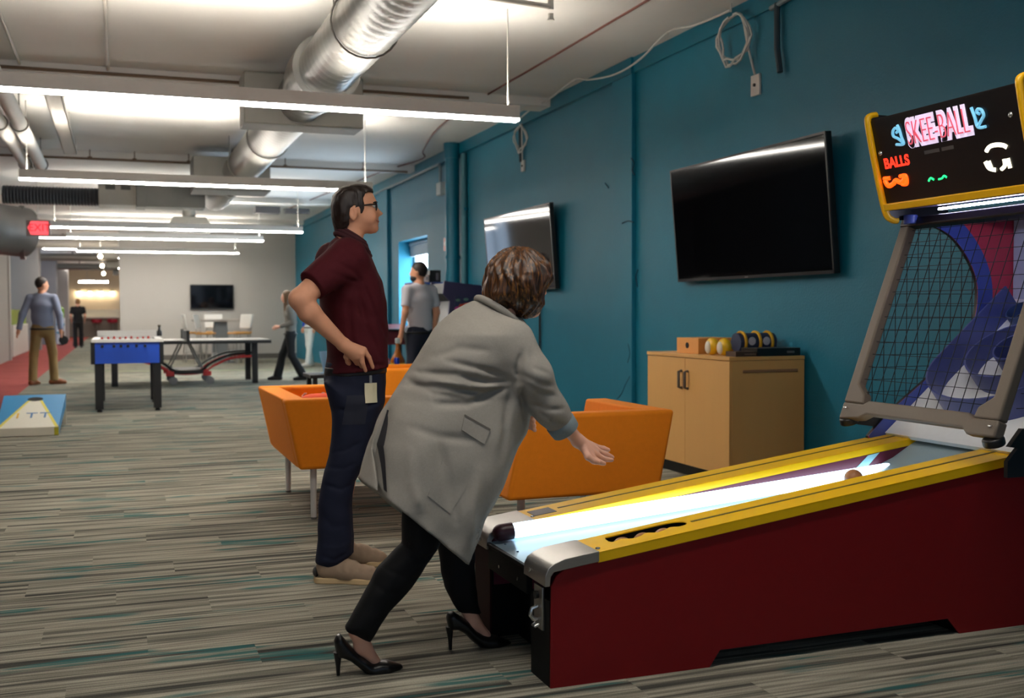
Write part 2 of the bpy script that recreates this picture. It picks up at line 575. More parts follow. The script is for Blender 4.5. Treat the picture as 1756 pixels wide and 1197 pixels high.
def carpet(name, light, dark, mid, teal):
    M = bpy.data.materials.new(name); M.use_nodes = True
    nt = M.node_tree; b = nt.nodes['Principled BSDF']
    b.inputs['Roughness'].default_value = 0.95
    b.inputs['Specular IOR Level'].default_value = 0.12
    tc = nt.nodes.new('ShaderNodeTexCoord')
    def noise(sc, scale, detail=3, rot=0, loc=(0, 0, 0)):
        mp = nt.nodes.new('ShaderNodeMapping')
        mp.inputs['Scale'].default_value = sc
        mp.inputs['Rotation'].default_value = (0, 0, rot)
        mp.inputs['Location'].default_value = loc
        nt.links.new(tc.outputs['Object'], mp.inputs['Vector'])
        n = nt.nodes.new('ShaderNodeTexNoise')
        n.inputs['Scale'].default_value = scale; n.inputs['Detail'].default_value = detail
        nt.links.new(mp.outputs[0], n.inputs['Vector'])
        return n.outputs[0]
    def ramp(src, stops):
        r = nt.nodes.new('ShaderNodeValToRGB')
        e = r.color_ramp.elements
        e[0].position, e[0].color = stops[0]; e[1].position, e[1].color = stops[-1]
        for p, c in stops[1:-1]:
            q = e.new(p); q.color = c
        nt.links.new(src, r.inputs[0]); return r.outputs[0]
    def mix(a, c, f, mode='MIX'):
        x = nt.nodes.new('ShaderNodeMix'); x.data_type = 'RGBA'; x.blend_type = mode
        for s, v in ((0, f), (6, a), (7, c)):
            if isinstance(v, (int, float)) or isinstance(v, tuple): x.inputs[s].default_value = v
            else: nt.links.new(v, x.inputs[s])
        return x.outputs[2]
    g = lambda v: (v, v, v, 1)
    def mth(op, x, y=None):
        n = nt.nodes.new('ShaderNodeMath'); n.operation = op
        for i, v in enumerate((x, y)):
            if v is None: continue
            if isinstance(v, (int, float)): n.inputs[i].default_value = v
            else: nt.links.new(v, n.inputs[i])
        return n.outputs[0]
    sp = nt.nodes.new('ShaderNodeSeparateXYZ'); nt.links.new(tc.outputs['Object'], sp.inputs[0])
    row = mth('FLOOR', mth('DIVIDE', sp.outputs[1], .25))
    pid = mth('FLOOR', mth('ADD', sp.outputs[0], mth('MULTIPLY', row, .37)))
    def stripes(fx, fy, seed, detail):
        cb = nt.nodes.new('ShaderNodeCombineXYZ')
        nt.links.new(mth('MULTIPLY', sp.outputs[0], fx), cb.inputs[0])
        nt.links.new(mth('MULTIPLY', sp.outputs[1], fy), cb.inputs[1])
        nt.links.new(mth('ADD', mth('MULTIPLY', pid, 5.7), mth('MULTIPLY', row, seed)), cb.inputs[2])
        n = nt.nodes.new('ShaderNodeTexNoise'); n.inputs['Scale'].default_value = 1; n.inputs['Detail'].default_value = detail
        nt.links.new(cb.outputs[0], n.inputs['Vector'])
        return n.outputs[0]
    s1 = stripes(.7, 20, 3.3, 3)
    s2 = stripes(1.6, 62, 9.1, 2)
    base = ramp(s1, [(0.35, lin(dark)), (0.45, lin(mid)), (0.55, lin(light)), (0.68, lin(mid))])
    fine = ramp(s2, [(0.36, g(0.5)), (0.48, g(0.95)), (0.62, g(1.12))])
    c = mix(base, fine, 0.8, 'MULTIPLY')
    pile = ramp(noise((1, 1, 1), 260, 2), [(0.3, g(0.7)), (0.7, g(1.25))])
    c = mix(c, pile, 0.8, 'MULTIPLY')
    if teal:
        t2 = ramp(noise((1, 4.5, 1), 1.5, 2, rot=R(58), loc=(1, 2, 0)), [(0.56, g(0)), (0.62, g(1))])
        t3 = ramp(stripes(2.2, 34, 4.4, 2), [(0.46, g(0.0)), (0.56, g(1))])
        c = mix(c, lin(teal), mix(t2, mix(t3, g(0.8), 1.0, 'MULTIPLY'), 1.0, 'MULTIPLY'))
    nt.links.new(c, b.inputs['Base Color'])
    bp = nt.nodes.new('ShaderNodeBump'); bp.inputs['Strength'].default_value = 0.5; bp.inputs['Distance'].default_value = 0.01
    nt.links.new(noise((1, 1, 1), 220, 2), bp.inputs['Height']); nt.links.new(bp.outputs[0], b.inputs['Normal'])
    return M

M_carpet = carpet('grey_streaked_carpet', (166, 161, 145), (70, 69, 64), (122, 119, 107), (30, 98, 98))
M_red = carpet('red_carpet', (178, 92, 88), (146, 70, 70), (164, 82, 78), None)
fl = MB()
for a, b_ in ((-9, -2.8), (-2.8, -1.45), (-1.45, 5.0)):
    fl.add([(a, -5, 0), (b_, -5, 0), (b_, 62, 0), (a, 62, 0)], [(0, 1, 2, 3)])
floor = fl.build('floor', [M_carpet, M_red], smooth=0, kind='structure', mids=[0, 1, 0])
MB().add([(-1.04, 24.30, .002), (3.9, 22.85, .002), (3.9, 22.93, .002), (-1.04, 24.40, .002)], [(0, 1, 2, 3)]).build(
    'marking_line', mat('green_tape', (150, 176, 96), 0.6), floor, smooth=0)

MB().box(-9, 5.2, -5, 62, H, H + .2).build('ceiling', M_ceil, smooth=0, kind='structure')
for i, y in enumerate((5.55, 11.05, 16.75, 22.4, 27.6)):
    MB().box(-2.7, XW, y - .16, y + .16, H - .10, H).build('trim_%d' % (i + 1), M_ceil, bevel=.01, kind='structure')

# teal wall with two daylight windows, a soffit band and pilasters
ys = [(-5, 16.05), (17.87, 20.3), (22.4, YB + .3)]
wl = MB()
for a, b_ in ys:
    wl.box(XW, 5.2, a, b_, 0, H)
for a, b_ in ((16.05, 17.87), (20.3, 22.4)):
    wl.box(XW, 5.2, a, b_, 0, 1.0); wl.box(XW, 5.2, a, b_, 2.41, H)
wl.build('wall_right', M_teal, smooth=0, kind='structure')
MB().box(XW - .05, XW, 8.93, YB, 3.40, H).box(XW - .025, XW, -5, 8.93, 3.41, H).build('trim_6', M_teal_trim, kind='structure')
MB().box(XW - .045, XW, 8.93, 9.35, 0, 3.4).build('trim_7', M_teal, bevel=.006, kind='structure')
MB().box(XW - .06, XW, 18.45, 19.0, 0, 3.4).build('trim_8', M_teal, bevel=.006, kind='structure')
M_blind = mat('roller_blind', (196, 204, 208), 0.7)
M_day = mat('daylight_glass', (235, 245, 255), 0.3, emit=((215, 236, 255), 11.0))
M_frame = mat('window_frame_paint', (60, 84, 92), 0.4)
for i, (a, b_) in enumerate(((16.05, 17.87), (20.3, 22.4))):
    w = MB()
    x = 4.76
    w.box(x, x + .05, a, b_, 1.0, 1.06).box(x, x + .05, a, b_, 2.35, 2.41).box(x, x + .05, a, a + .06, 1.06, 2.35).box(x, x + .05, b_ - .06, b_, 1.06, 2.35)
    w.box(x, x + .05, (a + b_) / 2 - .03, (a + b_) / 2 + .03, 1.06, 2.35)
    wf = w.build('window_%d' % (i + 1), M_frame, bevel=.004, kind='structure')
    MB().box(4.79, 4.80, a + .06, b_ - .06, 1.06, 2.35).build('pane', M_day, wf, smooth=0)
    MB().box(4.70, 4.73, a + .02, b_ - .02, 2.16, 2.39).tube([(4.71, a + .02, 2.37), (4.71, b_ - .02, 2.37)], .035).build('blind', M_blind, wf)
# hairline cracks in the plaster by the pilaster edge
CR = [[(8.945, 2.629), (8.886, 2.573), (8.922, 2.514), (8.874, 2.466)], [(9.129, 2.044), (9.006, 2.056), (8.898, 2.036)], [(8.886, 1.603), (8.922, 1.539), (8.898, 1.442)], [(8.967, 0.614), (9.064, 0.526), (9.138, 0.444), (9.239, 0.381)], [(9.595, 2.473), (9.515, 2.419)], [(9.003, 0.912), (8.967, 0.826), (9.015, 0.737)]]
cm = MB()
for c_ in CR:
    xx = 4.458 if c_[0][0] > 8.93 and c_[0][0] < 9.36 else 4.499
    cm.tube([(xx, y, z) for y, z in spline(c_, 4)], .007, 6)
cm.build('plaster_cracks', mat('crack_dark', (4, 62, 84), .7), bpy.data.objects['wall_right'], smooth=60)

# pipes against the teal wall
t = thing('drain_pipe', 'thick teal painted drain pipe standing against the teal wall', 'pipe', (4.37, 14.3, 0))
MB().tube([(4.37, 14.3, 0), (4.37, 14.3, 3.38)], .1, 20).build('pipe', M_teal_trim, t, True)
MB().tube([(4.37, 14.3, 3.34), (4.37, 14.3, 3.55)], .115, 20).build('collar', M_teal_trim, t, True)
MB().tube([(4.37, 14.3, 1.95), (4.37, 14.3, 2.0)], .115, 20).build('coupling', M_teal_trim, t, True)
t = thing('conduit_pipe', 'slim teal painted conduit pipe just right of the drain pipe', 'pipe', (4.45, 13.9, 0))
MB().tube([(4.455, 14.03, 0), (4.455, 14.03, 3.38)], .04, 12).build('pipe', mat('teal_faded', (60, 120, 134), .5), t, True)
for z in (1.0, 2.6):
    MB().box(4.43, 4.495, 13.975, 14.09, z, z + .04).build('clamp', M_teal_trim, t, True)

# end wall, corridor
MB().box(.03, 5.2, YB, YB + .3, 0, H).build('wall_back', M_grey_wall, smooth=0, kind='structure')
MB().box(.03, XW, YB - .02, YB, 0, .13).build('baseboard_back', M_base, smooth=0, kind='structure')
MB().box(-9, 3, 60, 60.3, 0, H).build('wall_far', mat('far_wall_paint', (226, 214, 196), .7), smooth=0, kind='structure')
MB().box(-3.0, -2.7, 24, 31.1, 0, H).box(-2.99, -2.66, 30.7, 31.1, 0, H).build('wall_left', M_col_wall, smooth=0, kind='structure')
for i, (x0, x1, y, c) in enumerate(((-3.5, -2.47, 39, (146, 142, 138)), (-3.4, -2.27, 45.6, (118, 114, 116)), (-3.4, -2.2, 54, (176, 172, 170)))):
    MB().box(x0, x1, y, y + .8, 0, H).build('wall_corridor' + ('' if i == 0 else '_%d' % i), mat('column_paint_%d' % i, c, .7, noise=(1.5, .06)), smooth=0, kind='structure')
wf = MB().box(-5.8, -5.72, 34, 48, .8, .9).box(-5.8, -5.72, 34, 48, 3.3, 3.4)
for y in (34, 37.4, 40.9, 44.4, 47.9):
    wf.box(-5.8, -5.72, y, y + .1, .9, 3.3)
wf = wf.build('window_3', M_frame, kind='structure')  # unseen window, added for the television to reflect
MB().box(-5.79, -5.77, 34.1, 47.9, .9, 3.3).build('pane', mat('added_daylight_glass', (235, 245, 255), .3, emit=((190, 218, 250), 1.3)), wf, smooth=0)
MB().box(-9, -4.2, 31, 31.2, 0, H).build('wall_outer', mat('outer_wall', (96, 104, 112), .6), smooth=0, kind='structure')
MB().box(-9.2, -9, -5, 31, 0, H).build('wall_outer_left', mat('outer_wall', (96, 104, 112)), smooth=0, kind='structure')
MB().box(-6, -5.8, 31, 60, 0, H).build('wall_side', mat('side_wall', (120, 124, 126), .6), smooth=0, kind='structure')
MB().box(2.9, 3.1, YB + .3, 60, 0, H).build('wall_corridor_right', M_grey_wall, smooth=0, kind='structure')
t = thing('low_partition', 'low white partition with a lime green glass top in the corridor', 'partition', (-2.85, 35.5, 0))
MB().box(-2.9, -2.78, 33.0, 38.2, 0, .9).build('panel', M_white, t, True, bevel=.01)
MB().box(-2.86, -2.83, 33.0, 38.2, .9, 1.34).build('glass_screen', mat('lime_glass', (150, 176, 30), .25), t, True)

# ---------------------------------------------------------------- overhead: ducts, pipes, air handler
t = thing('spiral_duct', 'long round galvanised spiral duct under the ceiling', 'duct', (1.62, 8.9, 2.96))
def duct(y0, y1, r, x=1.62, z=3.2):
    d = MB(); pr = []
    L = y1 - y0; n = max(2, int(L / .045))
    for i in range(n + 1):
        yy = y0 + L * i / n
        pr.append((r + (.0045 if i % 3 == 0 else 0), yy))
    d.lathe([(a, b) for a, b in pr], (x, 0, z), 40, axis='y')
    return d
duct(2.0, 15.6, .225).build('pipe_run', M_galv, t, True, smooth=60)
duct(8.75, 9.25, .275).build('collar', M_galv, t, True, smooth=60)
duct(9.25, 9.5, .25).build('coupling', M_galv, t, True, smooth=60)
MB().box(1.1, 2.2, 10.05, 10.45, 2.95, 3.42).build('branch_box', M_galv_dull, t, True, bevel=.01)
MB().box(1.0, 2.05, 15.5, 16.2, 2.93, 3.4).build('end_box', M_galv_dull, t, True, bevel=.01)
duct(16.2, 18.6, .2, 1.55, 3.12).build('pipe_run', M_galv_dull, t, True, smooth=60)
for y in (4.6, 7.3, 12.4, 14.6):
    MB().tube([(1.62 + .24 * math.cos(a), y, 3.2 + .24 * math.sin(a)) for a in np.linspace(0, 2 * PI, 24, False)], .008, 6, True).tube([(1.4, y, 3.3), (1.4, y, H)], .005, 6).build('hanger', M_galv_dull, t, True)

t = thing('ceiling_vent', 'dull sheet metal supply vent hanging beyond the end of the spiral duct', 'vent', (1.25, 21.4, 2.9))
MB().hexa([(.85, 21.2, 2.78), (1.75, 21.2, 2.78), (1.75, 22.0, 2.78), (.85, 22.0, 2.78), (1.0, 21.3, 3.05), (1.6, 21.3, 3.05), (1.6, 21.9, 3.05), (1.0, 21.9, 3.05)]).build('hood', M_galv_dull, t, True, bevel=.01)
MB().tube([(1.3, 21.6, 3.05), (1.3, 21.6, H)], .12, 16).build('neck', M_galv_dull, t, True)

t = thing('air_handler', 'white air handler box with a ribbed flexible duct on its left side', 'air handler', (0, 17.7, 2.85))
MB().box(-.26, .28, 17.45, 18.1, 2.87, 3.2).build('housing', mat('beige_enamel', (196, 190, 176), .5), t, True, bevel=.01)
MB().box(-.16, -.02, 17.44, 17.46, 3.1, 3.17).build('control_panel', mat('panel_grey', (92, 90, 84), .5), t, True)
MB().box(.06, .2, 17.44, 17.46, 3.1, 3.17).build('control_panel', mat('panel_grey', (92, 90, 84), .5), t, True)
fd = []
for i in range(60):
    fd.append((.13 + (.012 if i % 2 else 0), -1.6 + 1.34 * i / 59))
MB().lathe(fd, (0, 17.7, 3.0), 24, axis='x').build('flexible_duct', mat('flex_duct', (92, 94, 98), .4, .7), t, True, smooth=50)
MB().box(.28, .42, 17.42, 18.0, 2.85, 3.22).build('flange', M_galv_dull, t, True, bevel=.005)
MB().box(.42, 1.3, 17.45, 17.95, 2.86, 3.18).build('supply_duct', M_galv_dull, t, True, bevel=.008)

t = thing('round_duct', 'fat dark grey round duct bending into the corridor', 'duct', (-2.4, 18, 2.7))
MB().tube(spline([(-2.9, 12.0, 3.05), (-2.78, 16.0, 2.98), (-2.6, 18.6, 2.85), (-2.15, 20.3, 2.72), (-1.55, 20.9, 2.66)], 8), .44, 32).build('pipe_run', mat('dark_duct', (86, 84, 82), .5, .5, noise=(3, .2)), t, True, smooth=60)
MB().lathe([(.46, -.06), (.48, -.06), (.48, .02), (.46, .02)], (-1.56, 20.9, 2.66), 32, axis='x').build('flange', mat('dark_duct', (86, 84, 82)), t, True)

for k, (x, r_, ex) in enumerate(((-.94, .075, 'right'), (-1.13, .07, 'left'))):
    t = thing('ceiling_pipe', 'thick white pipe running under the ceiling, %s one of the pair' % ex, 'pipe', (x, 12, 3.2), group='white ceiling pipes')
    MB().tube([(x, 6, 3.2), (x, 17.0, 3.2)], r_, 16).build('pipe', M_white, t, True)
    for y in (9, 12.3, 15.6):
        MB().tube([(x, y, 3.2), (x, y, H)], .008, 6).tube([(x + (r_ + .01) * math.cos(a), y, 3.2 + (r_ + .01) * math.sin(a)) for a in np.linspace(0, 2 * PI, 16, False)], .008, 6, True).build('hanger', M_galv_dull, t, True)
t = thing('cable_tray', 'narrow white cable tray under the ceiling right of the white pipes', 'cable tray', (-.6, 13, 3.4))
MB().box(-.66, -.5, 11.4, 15.8, 3.38, 3.39).box(-.66, -.65, 11.4, 15.8, 3.38, 3.43).box(-.51, -.5, 11.4, 15.8, 3.38, 3.43).build('tray', M_pipe, t, True)
for y in (11.8, 13.5, 15.4):
    MB().tube([(-.66, y, 3.38), (-.66, y, H)], .006, 6).tube([(-.5, y, 3.38), (-.5, y, H)], .006, 6).build('hanger', M_pipe, t, True)
t = thing('sprinkler_pipe', 'thin brown sprinkler pipe crossing the ceiling behind the white pipes', 'pipe', (0, 16.47, 3.42))
MB().tube([(-2.3, 16.47, 3.42), (4.3, 16.47, 3.42)], .018, 10).build('pipe', M_brownpipe, t, True)
for x in (-1.9, -.35, .25, 1.0, 2.4, 3.6):
    MB().tube([(x, 16.47, 3.42), (x, 16.47, H)], .008, 6).lathe([(.03, -.02), (.03, .02)], (x, 16.47, 3.43), 10).build('hanger', M_brownpipe, t, True)
t = thing('sprinkler_pipe', 'white sprinkler pipe with a drop head across the ceiling near the top of the photo', 'pipe', (2.5, 7.3, 3.4))
MB().tube([(1.9, 7.32, 3.485), (2.98, 7.28, 3.43)], .02, 10).build('pipe', M_white, t, True)
MB().tube([(2.98, 7.28, 3.41), (2.98, 7.28, H)], .022, 10).lathe([(.03, -.03), (.02, -.01), (.02, .02)], (2.98, 7.28, 3.36), 10).build('sprinkler_head', M_white, t, True)
for k, (x, y0, y1, w) in enumerate(((-.06, 5, 11, 'right'), (-.82, 6, 11, 'left'))):
    t = thing('ceiling_conduit', 'thin conduit running along the ceiling above the nearest lamp, %s one of two' % w, 'conduit', (x, 8, 3.5), group='thin ceiling conduits')
    MB().tube([(x, y0, 3.52), (x, y1, 3.52)], .014, 8).build('pipe', M_pipe, t, True)
    MB().lathe([(.03, -.02), (.03, .02)], (x, 7.6, 3.51), 10).build('junction', M_pipe, t, True)
t = thing('beam_pipe', 'brown pipe running along the beam above the nearest hanging lamp', 'pipe', (0, 10.85, 3.46))
MB().tube([(-2.6, 10.84, 3.47), (3.5, 10.84, 3.47)], .016, 8).build('pipe', M_brownpipe, t, True)
t = thing('ceiling_projector', 'dark cluster of wiring boxes on the ceiling by the teal corner', 'ceiling box', (3.0, 22.0, 3.3))
MB().box(2.6, 3.1, 22.0, 22.3, 3.22, 3.36).build('housing', mat('box_grey', (72, 70, 72), .6), t, True, bevel=.01)
MB().box(3.2, 3.7, 22.05, 22.25, 3.24, 3.34).build('bracket', mat('box_grey', (72, 70, 72)), t, True, bevel=.01)
for k, (x, y) in enumerate(((-.9, 34), (-.9, 41), (-.9, 48))):
    t = thing('corridor_duct', ('nearest', 'middle', 'farthest')[k] + ' of the grey ducts crossing the corridor ceiling', 'duct', (x, y, 3.2), group='corridor ceiling ducts')
    MB().tube([(-2.6, y, 3.25 - .05 * k), (.02, y, 3.25 - .05 * k)], .13, 16).build('pipe', M_pipe if k == 0 else M_galv_dull, t, True)
    MB().box(-.6 + .2 * k, .02, y + .4, y + 1.6, 2.86, 3.3).build('duct_box', M_galv_dull, t, True, bevel=.01)
    MB().tube([(-.3, y + 1, 3.28), (-.3, y + 1, H)], .02, 6).build('hanger', M_galv_dull, t, True)
    MB().tube([(-1.5, y, 3.25), (-1.5, y, H)], .02, 6).build('hanger', M_galv_dull, t, True)

# ================================================================ lamps, wall fittings, screens
M_hous = mat('lamp_housing', (206, 202, 196), 0.45)
M_lamp = mat('lamp_diffuser', (255, 250, 240), 0.5, emit=((255, 248, 238), 40.0))
M_lampup = mat('lamp_uplight', (255, 250, 240), 0.5, emit=((255, 246, 232), 56.0))
M_lampdim = mat('added_lamp_dimmed', (255, 250, 240), 0.5, emit=((255, 248, 238), 22.0))
LAMPS = [(-1.05, 2.93, 2.8, 2.72, 'added above the players, out of view'), (-1.05, 2.93, 7.84, 2.71, 'nearest one in view'), (-1.0, 2.92, 12.9, 2.70, 'second from the front, its end behind the man in maroon'),  # first lamp is added, out of view, to light the foreground
         (-1.08, 3.2, 19.9, 2.70, 'third from the front, just right of the exit sign'), (-.93, 2.82, 22.56, 2.70, 'fourth from the front'), (-.91, 2.82, 27.4, 2.70, 'farthest one, by the grey end wall')]
for k, (x0, x1, y, z, w) in enumerate(LAMPS):
    t = thing('pendant_lamp', 'long white linear pendant lamp, ' + w, 'lamp', ((x0 + x1) / 2, y, z), group='linear pendant lamps')
    b = MB()
    b.box(x0, x1, y - .05, y - .042, z, z + .098).box(x0, x1, y + .042, y + .05, z, z + .098)
    b.box(x0, x0 + .008, y - .042, y + .042, z, z + .098).box(x1 - .008, x1, y - .042, y + .042, z, z + .098)
    b.box(x0 + .008, x1 - .008, y - .042, y + .042, z + .04, z + .05)
    b.build('housing', M_hous, t, True, smooth=0)
    MB().box(x0 + .003, x1 - .003, y - .046, y + .046, z - .018, z + .001).build('diffuser', M_lamp if y > 5 else M_lampdim, t, True, smooth=0)
    MB().box(x0 + .02, x1 - .02, y - .038, y + .038, z + .06, z + .07).build('uplight', M_lampup if y > 5 else M_lampdim, t, True, smooth=0)
    for x in (x0 + .08, x1 - .08):
        MB().tube([(x, y, z + .09), (x, y, H)], .006, 6).build('suspension_cable', M_cable, t, True)

# television on the near part of the teal wall and its fellow
M_screen = mat('tv_screen', (7, 7, 9), 0.05, spec=.5)
def television(name, label, y0, y1, zb, zt, xb, xt, grp):
    """tilted screen: bottom edge at xb, top edge at xt (away from the wall)"""
    t = thing(name, label, 'television', ((xb + xt) / 2, (y0 + y1) / 2, zb), group=grp)
    def P(u, v, d):
        n = Vector((-(zt - zb), 0, -(xb - xt))).normalized()
        p = Vector((xb + (xt - xb) * v, y0 + (y1 - y0) * u, zb + (zt - zb) * v))
        return p + n * d
    def slab(u0, u1, v0, v1, d0, d1):
        return [P(u0, v0, d0), P(u1, v0, d0), P(u1, v1, d0), P(u0, v1, d0), P(u0, v0, d1), P(u1, v0, d1), P(u1, v1, d1), P(u0, v1, d1)]
    MB().hexa(slab(0, 1, 0, 1, 0, -.045)).build('casing', M_black, t, True, bevel=.004)
    MB().hexa(slab(.008, .992, .025, .983, .003, -.01)).build('screen', M_screen, t, True, smooth=0)
    f = MB()
    f.hexa(slab(0, 1, 0, .022, .006, 0)).hexa(slab(0, 1, .985, 1, .006, 0)).hexa(slab(0, .007, 0, 1, .006, 0)).hexa(slab(.993, 1, 0, 1, .006, 0))
    f.build('bezel', mat('tv_bezel', (22, 22, 24), .35), t, True)
    MB().box(4.465, 4.49, (y0 + y1) / 2 - .25, (y0 + y1) / 2 + .25, (zb + zt) / 2 - .18, (zb + zt) / 2 + .18).build('wall_bracket', M_blackm, t, True)
    MB().hexa(slab(.49, .51, .006, .016, .0075, .006)).build('logo', mat('logo_grey', (120, 120, 122), .4), t, True, smooth=0)
    return t
television('television', 'large black wall television tilted down, right of the plastered pilaster', 5.90, 8.0, 1.462, 2.39, 4.43, 4.35, 'teal wall televisions')
television('television', 'tilted wall television reflecting a bright window, behind the brown-haired woman', 10.70, 12.9, 1.462, 2.39, 4.43, 4.36, 'teal wall televisions')
t = thing('television', 'black television on the grey end wall above the high table', 'television', (2.17, 29.1, 1.25))
p0, p1 = (1.756, 29.1, 1.957), (2.854, 29.1, 1.316)
MB().box(p0[0], p1[0], 29.12, 29.18, p1[2], p0[2]).build('casing', M_black, t, True, bevel=.006)
MB().box(p0[0] + .02, p1[0] - .02, 29.112, 29.125, p1[2] + .03, p0[2] - .02).build('screen', M_screen, t, True, smooth=0)

# exit sign
t = thing('exit_sign', 'lit red exit sign with an arrow hanging beside the fat grey duct', 'sign', (-1.2, 19.0, 2.5))
e0, e1 = (-1.361, 19, 2.714), (-1.062, 19, 2.495)
MB().box(e0[0] - .02, e1[0] + .04, 19.0, 19.05, e1[2] - .02, e0[2] + .02).build('housing', mat('sign_grey', (150, 146, 140), .5), t, True, bevel=.006)
ex = (e0[0] + e1[0]) / 2; ez = (e0[2] + e1[2]) / 2
MB().prism([(e0[0] + .05, e1[2]), (e1[0] + .01, e1[2]), (e1[0] + .01, e0[2]), (e0[0] + .05, e0[2]), (e0[0], ez)], 'y', 18.988, 19.0).build('arrow_panel', mat('exit_red', (235, 90, 96), .4, emit=((246, 84, 92), .9)), t, True, smooth=0)
text_mesh('lettering', 'EXIT', mat('exit_letters', (190, 24, 34), .4, emit=((206, 40, 50), .5)), t, Matrix.Translation(-Vector(t.location)) @ frame_matrix((ex + .03, 18.985, ez), (1, 0, 0), (0, 0, 1)), .17, .95, .002)
MB().tube([(ex, 19.02, e0[2]), (ex, 19.02, H)], .008, 6).build('stem', M_white, t, True)

# fire alarm, junction boxes, conduits
t = thing('fire_alarm', 'small red fire alarm box on the teal wall left of the drain pipe', 'alarm', (4.47, 14.85, 2.1))
MB().box(4.44, 4.5, 14.74, 14.98, 2.1, 2.29).build('casing', mat('alarm_red', (170, 34, 26), .4), t, True, bevel=.008)
MB().ball((4.435, 14.86, 2.2), .035, 12, 8, (.4, 1, 1)).build('strobe', M_white, t, True)
t = thing('junction_box', 'grey electrical box at the foot of a conduit left of the drain pipe', 'electrical box', (4.46, 15.15, 2.95))
MB().box(4.42, 4.495, 15.05, 15.27, 2.93, 3.11).build('box', mat('box_light', (170, 180, 182), .5), t, True, bevel=.006)
MB().tube(spline([(4.45, 15.16, 3.1), (4.45, 15.16, 3.3), (4.45, 15.2, 3.37), (4.45, 15.35, 3.39), (4.45, 17, 3.385), (4.45, 19.4, 3.39), (4.45, 22.5, 3.39)], 4), .022, 8).build('conduit', mat('conduit_grey', (120, 140, 148), .5), t, True)
MB().tube([(4.45, 14.7, 2.98), (4.45, 14.7, 3.4)], .018, 8).build('conduit', mat('conduit_dark', (46, 66, 76), .5), t, True)

M_plate = mat('wall_plate', (214, 212, 206), .45)
def wall_plate(label, y, z, w, h):
    t = thing('wall_plate', label, 'socket', (XW, y, z), group='white cable outlets')
    MB().box(XW - .02, XW, y - w / 2, y + w / 2, z - h / 2, z + h / 2).build('plate', M_plate, t, True, bevel=.004)
    MB().lathe([(.012, 0), (.012, .012)], (XW - .031, y, z), 12, axis='x').build('port', M_black, t, True)
wall_plate('white cable outlet plate under the big cable coil, above the near television', 6.935, 2.90, .115, .155)
wall_plate('small white cable outlet plate above the television behind the woman', 11.84, 2.93, .10, .13)

def coil(label, y, z, r, n, ex, tail):
    t = thing('cable_coil', label, 'cable', (4.4, y, z), group='white cable coils')
    pts = []
    for i in range(n * 20):
        a = PI / 2 + 2 * PI * i / 20
        rr = r * (1 - .16 * (i / (n * 20))) * (1 + .05 * math.sin(i * 1.7))
        pts.append((4.42 - .02 * math.sin(i * .9), y + rr * 1.1 * math.cos(a), z + r - rr * (1 - math.sin(a)) * 1.0))
    MB().tube(pts, .009, 8).build('loops', M_cable, t, True)
    MB().tube(spline(tail, 6), .009, 8).build('tail', M_cable, t, True)
    MB().tube([(4.4, y, z + r + .015), (4.4, y, H if z + r > 3.3 else z + r + .05)], .006, 6).build('hook', M_cable, t, True)
coil('big coil of white cable hanging over the near television', 7.14, 3.27, .20, 3, 0, [(4.42, 7.0, 3.40), (4.44, 6.97, 3.2), (4.48, 6.935, 2.98)])
coil('smaller coil of white cable at the right end of the nearest hanging lamp', 11.75, 3.22, .17, 2, 0, [(4.42, 11.7, 3.40), (4.46, 11.8, 3.2), (4.48, 11.84, 2.99)])
t = thing('ceiling_cable', 'white cable sagging in swags along the top of the teal wall', 'cable', (4.3, 9, 3.5))
MB().tube(spline([(4.4, 7.15, 3.5), (4.36, 7.6, 3.50), (4.34, 8.02, 3.545), (4.33, 8.5, 3.43), (4.33, 9.0, 3.40), (4.33, 9.6, 3.47), (4.33, 9.95, 3.54), (4.35, 10.6, 3.49), (4.36, 11.3, 3.47), (4.38, 11.8, 3.42)], 8), .009, 8).build('cord', M_cable, t, True)
for y in (8.02, 9.95):
    MB().tube([(4.34, y, 3.53), (4.34, y + .02, H)], .012, 6).build('hook', M_cable, t, True)
t = thing('ceiling_cable', 'thin red-brown cable along the ceiling beside the teal wall', 'cable', (3.9, 14, 3.5))
MB().tube(spline([(3.75, 6.5, 3.54), (3.75, 9, 3.54), (3.76, 12.5, 3.53), (4.1, 14.8, 3.52), (4.3, 15.6, 3.51), (4.1, 17.2, 3.52), (3.9, 20, 3.53), (3.6, 24, 3.53)], 6), .01, 6).build('cord', mat('red_cable', (120, 76, 68), .6), t, True)
t = thing('wall_conduit', 'dark vertical conduit stub beside the big cable coil', 'conduit', (4.46, 6.6, 2.9))
MB().tube([(4.46, 6.62, 3.42), (4.46, 6.62, 3.1), (4.46, 6.58, 2.92)], .022, 8).build('conduit', mat('conduit_dark', (46, 66, 76)), t, True)
MB().tube([(4.46, 6.7, 3.40), (4.46, 6.1, 3.44), (4.46, 4.0, 3.47)], .018, 8).build('conduit', mat('conduit_grey', (120, 140, 148)), t, True)
t = thing('wall_conduit', 'thin dark conduit down to the small outlet plate behind the nearest lamp', 'conduit', (4.47, 11.9, 3.0))
MB().tube([(4.47, 11.9, 3.40), (4.47, 11.88, 2.98)], .016, 8).build('conduit', mat('conduit_dark', (46, 66, 76)), t, True)
t = thing('floor_cord', 'black power cord hanging from the television behind the woman down the teal wall', 'cord', (4.48, 11.0, 0))
MB().tube([(4.48, 11.3, 1.6), (4.48, 11.3, .05)], .012, 6).build('cord', M_black, t, True)

